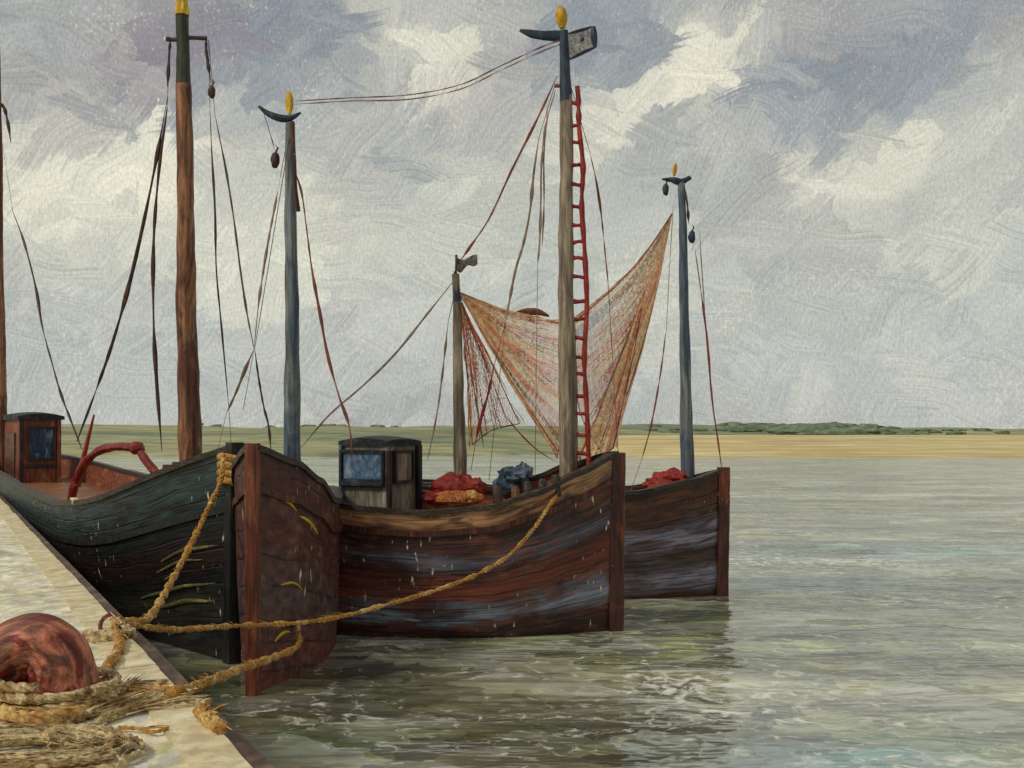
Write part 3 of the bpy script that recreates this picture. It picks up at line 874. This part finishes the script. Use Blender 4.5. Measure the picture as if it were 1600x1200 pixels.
# ---- boat B: bow towards the viewer
B_bow = on(395, 1085, 0)
hB = Hull(B_bow, (-.005, 1, 0), 5.5, .76, [(0, 3.72), (.9, 3.46), (1.9, 3.12), (2.9, 2.74), (4, 2.66), (5.5, 2.8)], draft=2.2, rake=.1, entry=.5, tfrac=.5, fine=1.3, flare=.1)
Bt = thing('fishing_boat', 'narrow red brown fishing boat, bow to the quay, with a blue grey mast', 'boat', hB.axis(2.8), BOATS)
make_hull(Bt, hB, M['hull_red_brown'], M['rail_dark'], M['stem_wood'], M['bulwark_orange'], M['deck_wood'], bul=.6, strakes=(.9,), strake_m=M['stem_dark'], stem_w=.11, stem_up=.06)
YB = 20.8
mB, pB = make_mast(Bt, at(457, 780, YB), at(453, 192, YB), .165, .085, M['mast_blue'], 2.2)
mb = MB(); mb.tube(spline([at(404, 166, YB), at(420, 178, YB), at(440, 185, YB), at(455, 184, YB), at(470, 176, YB)], 6), [.02 + .05 * sin(pi * i / 24) for i in range(25)], 8); mb.build('cross_arm', M['mast_navy'], mB)
finial(mB, at(452, 178, YB), .42, .075)
mb = MB(); mb.tube(spline([at(457, 190, YB - .12), at(459, 240, YB - .14), at(461, 290, YB - .16), at(466, 330, YB - .16)], 7), .04, 8, wob=.3); mb.build('topmast_spar', M['stem_dark'], mB)
block(Bt, at(430, 250, YB), .12)
stay(Bt, [(412, 176), (421, 205), (430, 236)], YB, .012, seed=60)
stay(Bt, [(437, 282), (428, 330), (420, 372), (412, 420), (404, 475), (397, 545)], YB, .034, 'rigging_pale', seed=21, lead=at(454, 190, YB), tail=at(380, 640, YB - 1))
stay(Bt, [(462, 270), (472, 305), (480, 365), (488, 425), (500, 490), (512, 555), (530, 620), (546, 668), (552, 730)], YB, .034, 'rigging_red', seed=22, lo=.3, lead=at(456, 200, YB))
stay(Bt, [(398, 545), (404, 590), (412, 635), (420, 668), (424, 715)], YB - 1.6, .03, seed=23, lo=.3, lead=at(455, 200, YB))
stay(Bt, [(708, 440), (668, 490), (620, 550), (570, 600), (515, 648), (470, 700)], [23, 22.7, 22.2, 21.8, 21.3, 21], .034, 'rigging_pale', seed=24)
marks(Bt, 'paint_mark', M['yellow_mark'], hB, [(.07, .90, .19, .87, .024), (.21, .86, .34, .835, .024)], 1)
marks(Bt, 'paint_mark', M['yellow_mark'], hB, [(.12, .66, .24, .65, .015), (.10, .505, .18, .525, .022)], 1)
mb = MB(); mb.blob(hB.pt(.02, 1, 0) + V((-.18, 0, -.1)), (.09, .1, .2), 10, 8, .3, 2)

# ---- boat C: broadside, bow to the right
C_bow = on(962, 985, 0)
hC = Hull(C_bow, (-1, 0, 0), 5.62, 1.3, [(0, 3.50), (.8, 3.2), (1.6, 2.88), (2.5, 2.62), (3.8, 2.52), (4.8, 2.56), (5.62, 2.64)], draft=.7, rake=.04, entry=.5, tfrac=.62, heel=-.0, fine=1.6, flare=.25, srake=.1)
hC.heel = .09 if hC.n.y > 0 else -.09
Ct = thing('fishing_boat', 'broad brown fishing boat with blue grey bands, a grey wheelhouse and two masts', 'boat', hC.axis(2.9), BOATS)
make_hull(Ct, hC, M['hull_banded'], M['rail_dark'], M['stem_dark'], M['bulwark_orange'], M['deck_wood'], bul=.6, strakes=(.885,), strake_m=M['stem_dark'], stem_w=.13, stem_up=.05, stem_out=.14)
YC = 23.0
mC, pC = make_mast(Ct, at(888, 800, YC), at(884, 150, YC), .205, .125, M['mast_grey'], 3.7)
band(mC, 'topmast', M['mast_navy'], at(884, 158, YC), at(881, 48, YC), .125, .085, 5)
finial(mC, at(879, 44, YC), .45, .13, -.05)
mb = MB(); mb.tube([at(812, 47, YC), at(830, 52, YC), at(850, 55, YC), at(868, 56, YC), at(884, 55, YC)], [.03, .085, .1, .11, .09], 8, wob=.3, flat=.5); mb.build('cross_arm', M['mast_navy'], mC)
# wind vane: a framed board with a dark end
va = MB(); a, b, c_, d_ = at(886, 54, YC), at(927, 42, YC + .2), at(929, 74, YC + .2), at(890, 92, YC)
th = V((0, .03, 0)); vs = [p + th for p in (a, b, c_, d_)] + [p - th for p in (a, b, c_, d_)]
va.add(vs, [(0, 1, 2, 3), (7, 6, 5, 4), (0, 4, 5, 1), (1, 5, 6, 2), (2, 6, 7, 3), (3, 7, 4, 0)])
vane = va.build('wind_vane', M['mast_grey'].copy(), mC, smooth=False)
pv = paint('vane_board', [C(168, 162, 156), C(150, 148, 148), C(182, 176, 164)], 'Object', (3, 3, 3), 2, 5); vane.data.materials[0] = pv
mb = MB()
for p, q, r in ((a, b, .035), (b, c_, .07), (c_, d_, .035)):
    mb.tube([p.lerp(q, i / 6) for i in range(7)], [r * (.6 + .6 * sin(pi * (i + .5) / 7)) for i in range(7)], 8, wob=.2)
mb.blob(at(910, 61, YC - .06), (.045, .03, .045), 8, 6)
mb.build('vane_frame', M['mast_navy'], mC)
# red ladder up the mast's right side
mb = MB(); st = [at(902, 135, YC - .05), at(904, 160, YC - .05), at(905, 200, YC - .05), at(911, 260, YC - .05), at(909, 320, YC - .05), at(914, 400, YC - .05), at(917, 480, YC - .05), at(913, 560, YC - .05), at(917, 640, YC - .05), at(920, 725, YC - .05), at(919, 770, YC - .05)]
path = spline(st, 8); mb.tube(path, [.05 * (1 + .5 * mnoise.noise(V((i * .35, 8, 0)))) for i in range(len(path))], 8)
lad = mb.build('ladder', M['red_paint'], Ct)
yy = 163
def stile_x(y):
    best = min(path, key=lambda p: abs((HOR - (p.z - EYE) * F / p.y) - y)); return best.x
i = 0
while yy < 715:
    p = at(0, yy, YC - .05); xs = stile_x(yy)
    xm = at(884 + (yy - 150) * .008, yy, YC).x + .08
    mb = MB(); tilt = rnd.uniform(-.05, .05)
    mb.tube([V((xm, YC - .03, p.z + tilt)), V(((xm + xs) / 2, YC - .05, p.z + rnd.uniform(-.03, .03))), V((xs, YC - .05, p.z))], [.055, .035, .045], 7, wob=.3, seed=yy)
    mb.build('rung', M['red_paint'], lad); yy += rnd.uniform(25, 36)
# short aft mast with a ragged pennant
YP = 23.3
mD, _ = make_mast(Ct, at(722, 800, YP), at(712, 428, YP), .155, .075, M['mast_grey'], 6.2)
band(mD, 'masthead', M['mast_navy'], at(714, 470, YP), at(711.5, 424, YP), .09, .035, 3)
mb = MB()
mb.grid(lambda u, v: at(712 + 34 * u, 402 + 4 * sin(u * 5) + (18 - 5 * u + 4 * sin(u * 9)) * v, YP + .12 * sin(u * 4)), 14, 5)
pn = mb.build('pennant', paint('pennant_grey', [C(110, 104, 102), C(88, 84, 84), C(134, 128, 122)], 'Object', (3, 3, 3), 2, 6), mD)
sm = pn.modifiers.new('thick', 'SOLIDIFY'); sm.thickness = .02
mb = MB(); mb.tube([at(712, 430, YP), at(713, 412, YP), at(713, 398, YP)], .025, 8); mb.build('pennant_staff', M['rigging_dark'], mD)
# rigging of C
stay(Ct, [(871, 118), (840, 185), (800, 265), (765, 340), (735, 385), (716, 412)], [YC, YC, YC, YC, YC + .2, YP], .036, 'rigging_red', seed=31, lo=.35)
stay(Ct, [(868, 140), (852, 200), (846, 260), (845, 320), (843, 380), (840, 412)], YC + .3, .035, 'rigging_pale', seed=32, tail=at(836, 745, YC + .6))
stay(Ct, [(856, 165), (850, 240), (850, 320), (847, 385)], YC + .35, .028, 'rigging_pale', seed=33)
stay(Ct, [(842, 215), (834, 270), (828, 330), (818, 380), (806, 420), (796, 470), (790, 500)], YC + .5, .05, 'rigging_pale', seed=34, lo=.5, lead=at(866, 136, YC), tail=at(764, 750, YC + .6))
stay(Ct, [(922, 240), (932, 285), (940, 340), (945, 390), (950, 440)], YC + .2, .03, 'rigging_red', seed=35, lead=at(888, 120, YC), tail=at(966, 710, YC))
mb = MB(); mb.tube([at(866, 134, YC), at(884, 134, YC)], .04, 8); mb.build('spreader', M['rigging_red'], mC)
stay(Ct, [(722, 470), (730, 530), (738, 590), (746, 640), (756, 700)], YP + .2, .03, 'rigging_pale', seed=36)
stay(Ct, [(700, 505), (694, 560), (688, 610), (682, 650), (668, 720)], YP + .3, .032, 'rigging_pale', seed=37, lead=at(712, 450, YP))
stay(Ct, [(771, 575), (764, 610), (754, 645), (744, 685)], YP + .1, .055, 'red_paint', seed=38, lo=.6, lead=at(790, 505, YP), tail=at(736, 735, YP))
stay(Ct, [(790, 650), (815, 680), (842, 705), (870, 722)], YC + .2, .024, 'rigging_red', seed=39, lead=at(718, 460, YP))
# wheelhouse with dark roof
Nn, Lc, Rc = V((-2.44, 22.4, 0)), V((-3.42, 23.0, 0)), V((-1.88, 23.35, 0))
wcs = [Lc, Nn, Rc, Lc + Rc - Nn]
hC2, cs, cc = box_house(Ct, 'wheelhouse', wcs, 1.9, 3.72, M['house_grey'], M['roof_dark'], .05, .17)
f = frame(hC2, M['roof_dark'], cs[0], cs[1], .07, .93, 3.03, 3.56, .05, centre=cc)
panel(f, 'pane', M['house_blue'], cs[0], cs[1], .07, .93, 3.03, 3.56, .01, .02, cc)
panel(hC2, 'sill_board', M['roof_dark'], cs[0], cs[1], .02, .97, 2.9, 2.975, .05, .05, cc)
panel(hC2, 'corner_post', M['house_blue'], cs[0], cs[1], .0, .06, 1.9, 3.7, .03, .04, cc)
f = frame(hC2, M['house_trim'], cs[1], cs[2], .22, .72, 3.0, 3.55, .05, centre=cc)
panel(f, 'pane', M['house_grey'].copy() if False else M['mast_grey'], cs[1], cs[2], .22, .72, 3.0, 3.55, .01, .02, cc)
panel(hC2, 'corner_post', M['black_wood'], cs[1], cs[2], .88, 1.0, 1.9, 3.7, .03, .05, cc)
panel(hC2, 'door', M['house_trim'], cs[1], cs[2], .0, .1, 1.95, 3.6, .03, .03, cc)
# timber heads along the forward rail
for (x, y, q) in ((776, 758, 0), (806, 760, 0), (824, 752, 0), (848, 748, 0), (868, 742, 0)):
    mb = MB(); p = at(x, y, 22.1)
    mb.tube([p + V((.03, 0, -.42)), p + V((0, 0, -.05)), p], [.1, .085, .05], 8, wob=.3, seed=x); mb.build('timberhead', M['rail_brown'] if x % 4 else M['rail_dark'], Ct)
marks(Ct, 'paint_mark', M['mast_navy'], hC, [], 1)

# ---- boat D: beyond C on the right
D_bow = on(1128, 930, 0)
hD = Hull(D_bow, (-1, .0, 0), 7.2, 1.3, [(0, 2.98), (.9, 2.75), (2.2, 2.52), (4, 2.4), (7.2, 2.7)], draft=.7, rake=.05, entry=.5, tfrac=.6, fine=1.6, flare=.25)
Dt = thing('fishing_boat', 'brown and grey fishing boat on the right, half hidden behind the broader brown boat', 'boat', hD.axis(3.6), BOATS)
make_hull(Dt, hD, M['hull_brown'], M['rail_dark'], M['stem_dark'], M['bulwark_orange'], M['deck_wood'], bul=.6, strakes=(.87,), strake_m=M['stem_dark'], stem_w=.16, stem_up=.12, stem_out=.14)
YD = 28.2
mE, _ = make_mast(Dt, at(1076, 790, YD), at(1064, 285, YD), .175, .085, M['mast_blue'], 8.8)
mb = MB(); mb.tube(spline([at(1034, 280, YD), at(1050, 281, YD), at(1064, 284, YD), at(1079, 277, YD)], 5), [.02, .03, .04, .05, .06, .07, .08, .09, .09, .09, .08, .07, .07, .06, .06, .05], 8); mb.build('cross_arm', M['mast_navy'], mE)
finial(mE, at(1053, 275, YD), .32, .06, .04)
block(Dt, at(1040, 296, YD), .12, 'mast_navy'); block(mE, at(1081, 370, YD), .13, 'mast_navy')
stay(Dt, [(1069, 290), (1074, 320), (1076, 350)], YD - .15, .045, seed=40, lo=.6)
stay(Dt, [(1086, 390), (1096, 460), (1106, 540), (1112, 620), (1122, 690), (1128, 735)], [YD, YD, YD, YD - .1, YD - .2, YD - .3], .035, 'rigging_red', seed=41, lo=.3)
stay(Dt, [(1092, 350), (1100, 470), (1106, 560), (1116, 640)], YD + .3, .02, 'rigging_pale', seed=42)
stay(Dt, [(1040, 520), (1034, 570), (1026, 620), (1016, 670), (1002, 720)], YD + .2, .035, 'rigging_red', seed=43, tail=at(985, 768, YD))
stay(Dt, [(1052, 320), (1046, 420), (1041, 520)], YD + .2, .016, 'rigging_pale', seed=44)

# ------------------------------------------------------------------ fishing nets hung between the masts
Yn = 23.9


def web(name, label, apex, base, belly, mats, seed, threads=70, arcs=54, up=None):
    """a net gathered to a point at apex and spread along the polyline base; belly pushes its middle down and back.
    Threads run from the gathering, knotted rows cross them, and a hem rope holds the free edges."""
    apex = V(apex); bl = spline(base, 10)
    root = thing(name, label, 'net', apex, 'fishing nets hung to dry'); rr = random.Random(seed)

    def P(u, k):
        f = u * (len(bl) - 1); i = min(len(bl) - 2, int(f)); q = bl[i].lerp(bl[i + 1], f - i)
        p = apex.lerp(q, k)
        w = sin(pi * min(1, k)) ** 1.0
        p += V(belly) * w * (.55 + .9 * sin(pi * u))
        p += V((.03, .10, .03)) * mnoise.noise(V((u * 4, k * 3, seed))) * w
        p += V((0, .05, 0)) * sin(u * 21 + k * 2) * k              # soft folds
        return p
    mbs = {m: MB() for m in mats}
    for i in range(threads):                    # fine web
        u = (i + .5) / threads; n = 22; amp = .42 / threads
        mb = mbs[mats[int(3.99 * abs(mnoise.noise(V((u * 5, seed, 0)))) * 2) % len(mats)]]
        for sg in (-1, 1):
            k0 = .02 + .05 * rr.random()
            mb.tube([P(min(1, max(0, u + sg * amp * (1 if j % 2 else -1))), k0 + (1 - k0) * j / (arcs // 2)) for j in range(arcs // 2 + 1)], .0052, 3, cap=False)
    for i in range(int(threads * 3)):                # folds gathered closer: longer, thicker strokes of twine
        u = rr.random(); k0 = rr.random() ** 1.5 * .7; k1 = min(1, k0 + rr.uniform(.12, .5)); n = 9
        pr = mnoise.noise(V((u * 3.2 + 3, seed * 2.0, (k0 + k1) * .7)))
        mb = mbs[mats[0] if pr > .12 else mats[1] if pr > -.22 else mats[2 % len(mats)]]
        du = rr.uniform(-.04, .04)
        mb.tube([P(min(1, max(0, u + du * j / n)), k0 + (k1 - k0) * j / (n - 1)) for j in range(n)], [.003 + .008 * rr.random() * sin(pi * (j + .5) / n) for j in range(n)], 3, cap=False)
    for k_ in range(14):                        # rows of knots drawn together
        k = rr.uniform(.35, 1); a = rr.random() * .7; w = rr.uniform(.1, .3)
        mbs[mats[0]].tube([P(min(1, a + w * j / 8), k + .008 * sin(j * 2.6)) for j in range(9)], .006, 3, cap=False)
    for i in range(threads * 2):                # torn threads straying past the edges
        u = rr.choice((0.0, 1.0)) if i % 3 else rr.random(); k0 = rr.uniform(.1, .95); k1 = min(1.06, k0 + rr.uniform(.08, .3)); off = rr.uniform(.02, .15)
        c = P(.5, k0); e = P(u, k0); o_ = (e - c).normalized() * off if (e - c).length > .01 else V((0, 0, 0))
        mbs[mats[i % 2]].tube([P(u, min(1, k0 + (k1 - k0) * j / 6)) + o_ * sin(pi * j / 6 * .6) * k0 + V((0, 0, -.04 * j / 6)) for j in range(7)], [.004 + .009 * sin(pi * (j + .5) / 7) for j in range(7)], 3, cap=False)
    for m, mb in mbs.items():
        mb.build('netting', M[m], root)
    mb = MB()
    for e in (0.0, 1.0):
        mb.tube([P(e, j / 24) for j in range(25)], brushy(25, .011, .011, seed + e, .3), 6)
    mb.tube([P(j / 30, 1) for j in range(31)], brushy(31, .010, .010, seed + 3, .3), 6)
    mb.build('hem_rope', M[mats[-1]], root)
    return root


web('fishing_net', 'pale salmon and ochre fishing net slung from the short mast to the tall ladder mast', at(716, 456, YP),
    [at(892, 508, Yn), at(890, 570, Yn), at(888, 640, Yn), at(872, 706, Yn)], (.02, .16, -.16), ['net_salmon', 'net_ochre', 'net_ochre', 'net_umber'], 3, 64)
web('fishing_net', 'thin faded veil of netting hanging close beside the short grey mast', at(718, 468, YP),
    [at(738, 695, Yn), at(770, 672, Yn), at(812, 662, Yn)], (.03, .1, .02), ['net_salmon', 'net_ochre', 'net_umber'], 8, 18)
mb = MB(); mb.tube(spline([at(806, 488, Yn), at(822, 486, Yn), at(840, 487, Yn), at(858, 494, Yn)], 5), [.02 + .06 * sin(pi * i / 15) for i in range(16)], 8, wob=.3)
o = mb.build('net_float', M['net_umber']); tag(o, 'brown oblong float at the top edge of the left net', 'float')
web('fishing_net', 'long orange fishing net hanging from the right hand blue mast down to the brown bow', at(1050, 334, YD),
    [at(893, 506, Yn), at(900, 580, Yn), at(908, 650, 24.1), at(945, 715, 24.4)], (.22, .1, -.22), ['net_salmon', 'net_ochre', 'net_ochre', 'net_umber'], 5, 72)
web('fishing_net', 'short ochre fold of netting bunched over the bow beside the red ladder', at(1008, 452, 26),
    [at(905, 718, 23.7), at(928, 720, 23.7), at(958, 700, 24.2)], (.05, .05, -.02), ['net_ochre', 'net_salmon', 'net_umber'], 11, 20)

# ------------------------------------------------------------------ gear on the decks
def heap(name, label, cat, mat, lumps, seed, rough=.45):
    mb = MB()
    for i, (c, r) in enumerate(lumps):
        mb.blob(c, r, 18, 11, rough, seed + i * 1.7)
    p = V(lumps[0][0])
    return tag(mb.build(name, M[mat], origin=p), label, cat)


Yh = 23.1
heap('tarpaulin', 'crumpled red tarpaulin over orange net amidships on the broad brown boat', 'tarpaulin', 'tarp_red',
     [(at(712, 764, Yh), (.46, .32, .27)), (at(736, 764, Yh), (.3, .3, .24)), (at(684, 778, Yh - .1), (.28, .25, .15)), (at(722, 752, Yh), (.2, .2, .14))], 3)
heap('net_heap', 'small heap of orange netting below the red tarpaulin', 'net', 'orange_net', [(at(712, 778, Yh - .45), (.36, .12, .14)), (at(738, 777, Yh - .42), (.22, .12, .12))], 8)
heap('tarpaulin', 'blue grey tarpaulin bundle behind the rail between the two masts of the broad boat', 'tarpaulin', 'tarp_blue', [(at(800, 742, 24.0), (.30, .26, .18)), (at(818, 738, 24.0), (.18, .2, .2)), (at(790, 756, 24.0), (.22, .2, .2))], 13)
heap('tarpaulin', 'red tarpaulin bundle at the mast foot of the boat on the right', 'tarpaulin', 'tarp_red', [(at(1046, 749, 27.9), (.42, .35, .24)), (at(1030, 757, 27.7), (.34, .3, .18)), (at(1060, 762, 27.6), (.22, .3, .2))], 21)

# ------------------------------------------------------------------ bollard on the quay
def make_bollard():
    b0 = on(92, 1106, QH)
    t = thing('bollard', 'rusty red iron mooring bollard with a hooked head at the quay edge', 'bollard', b0)
    s = b0.y / F
    def q(px, py, dy=0):
        p = at(px, py, b0.y + dy); return p
    mb = MB()
    pth = spline([q(104, 1114), q(104, 1088), q(102, 1058), q(92, 1026), q(66, 1008), q(36, 1014), q(6, 1034), q(-24, 1056), q(-50, 1080), q(-62, 1092)], 8)
    rad = []
    key = [72, 58, 51, 50, 50, 49, 47, 43, 34, 8]
    for i in range(len(pth)):
        k = i / 8; j = min(len(key) - 2, int(k)); fr = k - j
        rad.append(s * (key[j] + (key[j + 1] - key[j]) * fr))
    mb.tube(pth, rad, 40, wob=.2, seed=4)
    c0 = len(pth)
    for i in range(c0):                        # cast folds running down the neck
        cen = sum((mb.v[i * 40 + k] for k in range(40)), V((0, 0, 0))) / 40
        for k in range(40):
            a = 2 * pi * k / 40
            g = .05 * max(0, sin(6 * a)) ** 2 + .02 * sin(11 * a)
            mb.v[i * 40 + k] = cen + (mb.v[i * 40 + k] - cen) * (1 + g - .04)
    mb.build('hooked_head', M['rust_iron'], t)
    mb = MB()
    mb.tube([b0 + V((0, 0, -.01)), b0 + V((0, 0, .03)), b0 + V((0, 0, .06)), b0 + V((0, 0, .075))], [.46, .46, .43, .3], 26, wob=.08, seed=9)
    mb.build('base_plate', M['rust_iron'], t)
    for k in range(6):
        a = k * pi / 3 + .3
        mb = MB(); c = b0 + V((cos(a) * .4, sin(a) * .4, .06)); mb.tube([c, c + V((0, 0, .035)), c + V((0, 0, .045))], [.03, .03, .02], 6); mb.build('bolt', M['rust_iron'], t)
    return b0


b0 = make_bollard()


def rope(name, label, pts, r, mat, seed=0, strands=3, n=14, lo=.6, cat='rope', frayed=0):
    """three-strand rope: strands twisted about the line it follows"""
    path = spline(pts, n); mb = MB()
    L = [0]
    for a, b in zip(path, path[1:]):
        L.append(L[-1] + (b - a).length)
    # resample finely
    fine = []; tot = L[-1]; step = max(.05, tot / 420); j = 0; sx = 0
    while sx < tot:
        while L[j + 1] < sx:
            j += 1
        fine.append(path[j].lerp(path[j + 1], (sx - L[j]) / max(1e-6, L[j + 1] - L[j]))); sx += step
    fine.append(path[-1])
    rr = brushy(len(fine), r, r, seed, lo)
    for s in range(strands):
        pp = []; ref = None
        for i, p in enumerate(fine):
            tg = (fine[min(len(fine) - 1, i + 1)] - fine[max(0, i - 1)]).normalized()
            if ref is None:
                ref = tg.cross(V((0, 0, 1))).normalized()
            ref = (ref - tg * ref.dot(tg)).normalized(); b2 = tg.cross(ref)
            a = i * step / (r * 9) * 2 * pi + s * 2 * pi / strands
            pp.append(p + (ref * cos(a) + b2 * sin(a)) * rr[i] * .55)
        mb.tube(pp, [x * .62 for x in rr], 6)
    rx = random.Random(seed + 5)
    for k in range(frayed):                     # loose fibres standing off the rope
        i = rx.randrange(2, len(fine) - 6); p = fine[i]; q = fine[min(len(fine) - 1, i + rx.randrange(3, 12))]
        off = V((rx.uniform(-1, 1), rx.uniform(-1, 1), rx.uniform(-.2, 1))) * r * 1.6
        mb.tube([p, p.lerp(q, .5) + off, q + off * 1.4], [r * .22, r * .2, r * .05], 4)
    return tag(mb.build(name, M[mat], origin=V(pts[0])), label, cat)


G = 'mooring ropes'
ring = ep((V((edge_x(11.6), 11.6, 0)) - V((edge_x(-8), -8, 0))).length, -.3, QH + .06)
# A's bow line
rope('mooring_rope', 'yellow mooring rope from the bow of the black boat down to the quay edge', [
    hA.pt(.0, 1.0, 0) + V((-.1, -.45, -.1)), at(345, 752, 18.8), at(327, 792, 18.0), at(303, 842, 16.8), at(275, 895, 15.3), at(249, 942, 13.8), at(226, 970, 12.6), ring + V((.1, -.1, .03)),
    on(188, 1012, QH + .05), on(166, 1042, QH + .05)], .038, 'rope_yellow', 3, lo=.3, frayed=60)
mb = MB(); p = hA.pt(0, .99, 0)
for k in range(4):
    mb.tube([p + V((.26 * cos(a), .26 * sin(a), -.12 - .13 * k + .03 * sin(a * 2))) for a in [2 * pi * j / 16 for j in range(17)]], .07, 7)
tag(mb.build('rope_turns', M['rope_yellow'], origin=p), 'turns of yellow rope round the stem head of the black boat', 'rope')
mb_pts = [on(132, 996, QH + .04), on(170, 996, QH + .05), on(205, 990, QH + .06), ring + V((.05, -.05, .05))]
rope('rope_end', 'short pale loose rope end lying at the quay edge', mb_pts, .05, 'rope_straw', 5, frayed=12)
mb = MB(); mb.tube([ring + V((.11 * cos(a), .04 * sin(a), .0 + .1 * sin(a))) for a in [2 * pi * j / 18 for j in range(19)]], .022, 8)
tag(mb.build('mooring_ring', M['rust_iron'], origin=ring), 'small rusty iron ring let into the quay edge', 'ring')
# C's bow line to the ring
rope('mooring_rope', 'long yellow rope sagging from the broad brown boat past the red stem to the quay', [
    at(884, 752, 22.2), at(862, 785, 21.9), at(835, 825, 21.4), at(795, 868, 20.7), at(740, 900, 19.9), at(670, 926, 18.8), at(600, 946, 17.8), at(530, 964, 17), at(470, 973, 16.4), at(420, 976, 15.9),
    at(370, 978, 15.2), at(310, 982, 14), at(262, 984, 12.8), ring + V((.05, 0, .02))], .032, 'rope_yellow', 7, lo=.3, frayed=60)
# bollard line out to B
rope('mooring_rope', 'thick straw coloured rope from the foot of the bollard out to the red brown bow', [
    hB.pt(.22, .555, 1) + V((.0, -.03, .0)), at(466, 1008, 17.6), at(425, 1028, 15.6), at(390, 1040, 13.5), at(350, 1056, 11.6), at(318, 1068, 9.9), on(285, 1081, QH + .06), on(240, 1080, QH + .05), on(200, 1083, QH + .05),
    on(160, 1096, QH + .06), on(120, 1112, QH + .07), on(70, 1122, QH + .08), on(20, 1116, QH + .08), on(-10, 1098, QH + .09), on(30, 1088, QH + .1), on(110, 1090, QH + .12)], .04, 'rope_yellow', 9, lo=.5, frayed=70)
rope('rope_turns', 'straw rope wound twice round the foot of the rusty bollard', [
    b0 + V((.40 * cos(a), .40 * sin(a), .10 + .012 * a)) for a in [-2 + .5 * j for j in range(27)]], .035, 'rope_straw', 12, n=5)
# frayed rope lengths on the quay
fr = [([(100, 1128), (160, 1108), (220, 1092), (300, 1084)], .035), ([(130, 1140), (190, 1112), (250, 1098), (330, 1098)], .03), ([(170, 1095), (190, 1078), (212, 1064)], .03),
      ([(175, 1072), (220, 1070), (262, 1074)], .025)]
for i, (pp, r) in enumerate(fr):
    rope('rope_end', ['long frayed rope length lying beside the thick straw rope', 'frayed rope reaching the coping stones, nearest to the water', 'short upright twist of rope end by the bollard', 'thin pale rope end above the thick straw rope'][i],
         [on(x, y, QH + .04) for x, y in pp], r, 'rope_straw', 20 + i, frayed=40)
rope('rope_end', 'bright yellow rope scrap on the coping stones by the water', [on(312, 1110, QH + .07), on(325, 1122, QH + .08), on(345, 1138, QH + .07)], .045, 'rope_yellow', 31, frayed=10)
rope('rope_end', 'small orange rope scrap lying on the bare quay paving', [on(185, 1137, QH + .03), on(215, 1138, QH + .03), on(240, 1144, QH + .03), on(262, 1137, QH + .03)], .014, 'rope_yellow', 33, frayed=8)

# coil of old rope in the foreground
def coil():
    c = on(28, 1186, QH); pts = []
    rr = random.Random(3)
    for k in range(11 * 14):
        a = 2 * pi * k / 14; turn = k / 14
        rad = .20 + .058 * (turn % 6) + .04 * mnoise.noise(V((k * .21, 0, 0)))
        pts.append(c + V((cos(a) * rad * 1.5, sin(a) * rad, .03 + .035 * int(turn / 6) + .015 * (1 + mnoise.noise(V((k * .3, 4, 0)))))))
    pts += [c + V((.5, .1, .05)), c + V((.7, .0, .04))]
    rope('rope_coil', 'loose coil of old straw coloured rope in the near corner of the quay', pts, .023, 'rope_straw', 41, n=3, frayed=160, cat='rope coil')


coil()

# thin twin lines slung between the masts
for i, dy in enumerate((0, 7)):
    w = [at(876, 62 + dy, YC), at(840, 76 + dy, YC - .2), at(780, 104 + dy, YC - .6), at(720, 132 + dy, YC - 1), at(640, 148 + dy, YC - 1.4), at(545, 153 + dy * .7, YC - 1.9), at(460, 158 + dy * .7, YB)]
    path = spline(w, 12); mb = MB(); mb.tube(path, brushy(len(path), .013, .009, 50 + i, .15), 5)
    tag(mb.build('signal_line', M['rigging_pale' if i else 'rigging_red'], origin=w[0]), ['upper thin line slung across the sky between the vane mast and the blue grey mast', 'lower thin line slung across the sky between the vane mast and the blue grey mast'][i], 'line', 'lines between the masts')

# clean the bookkeeping property
for o in bpy.data.objects:
    for k in ('_o', '_path'):
        if k in o:
            del o[k]

# ------------------------------------------------------------------ camera and render settings
cam = bpy.data.cameras.new('camera'); co = bpy.data.objects.new('camera', cam); COL.objects.link(co)
co.location = (0, 0, EYE); co.rotation_euler = (pi / 2, 0, 0)
cam.sensor_fit = 'HORIZONTAL'; cam.sensor_width = 36; cam.lens = 36 * F / 1600; cam.shift_y = (HOR - 600) / 1600
cam.clip_start = .1; cam.clip_end = 20000
sc.camera = co
sc.view_settings.view_transform = 'Standard'; sc.view_settings.look = 'None'; sc.view_settings.exposure = .05; sc.view_settings.gamma = 1
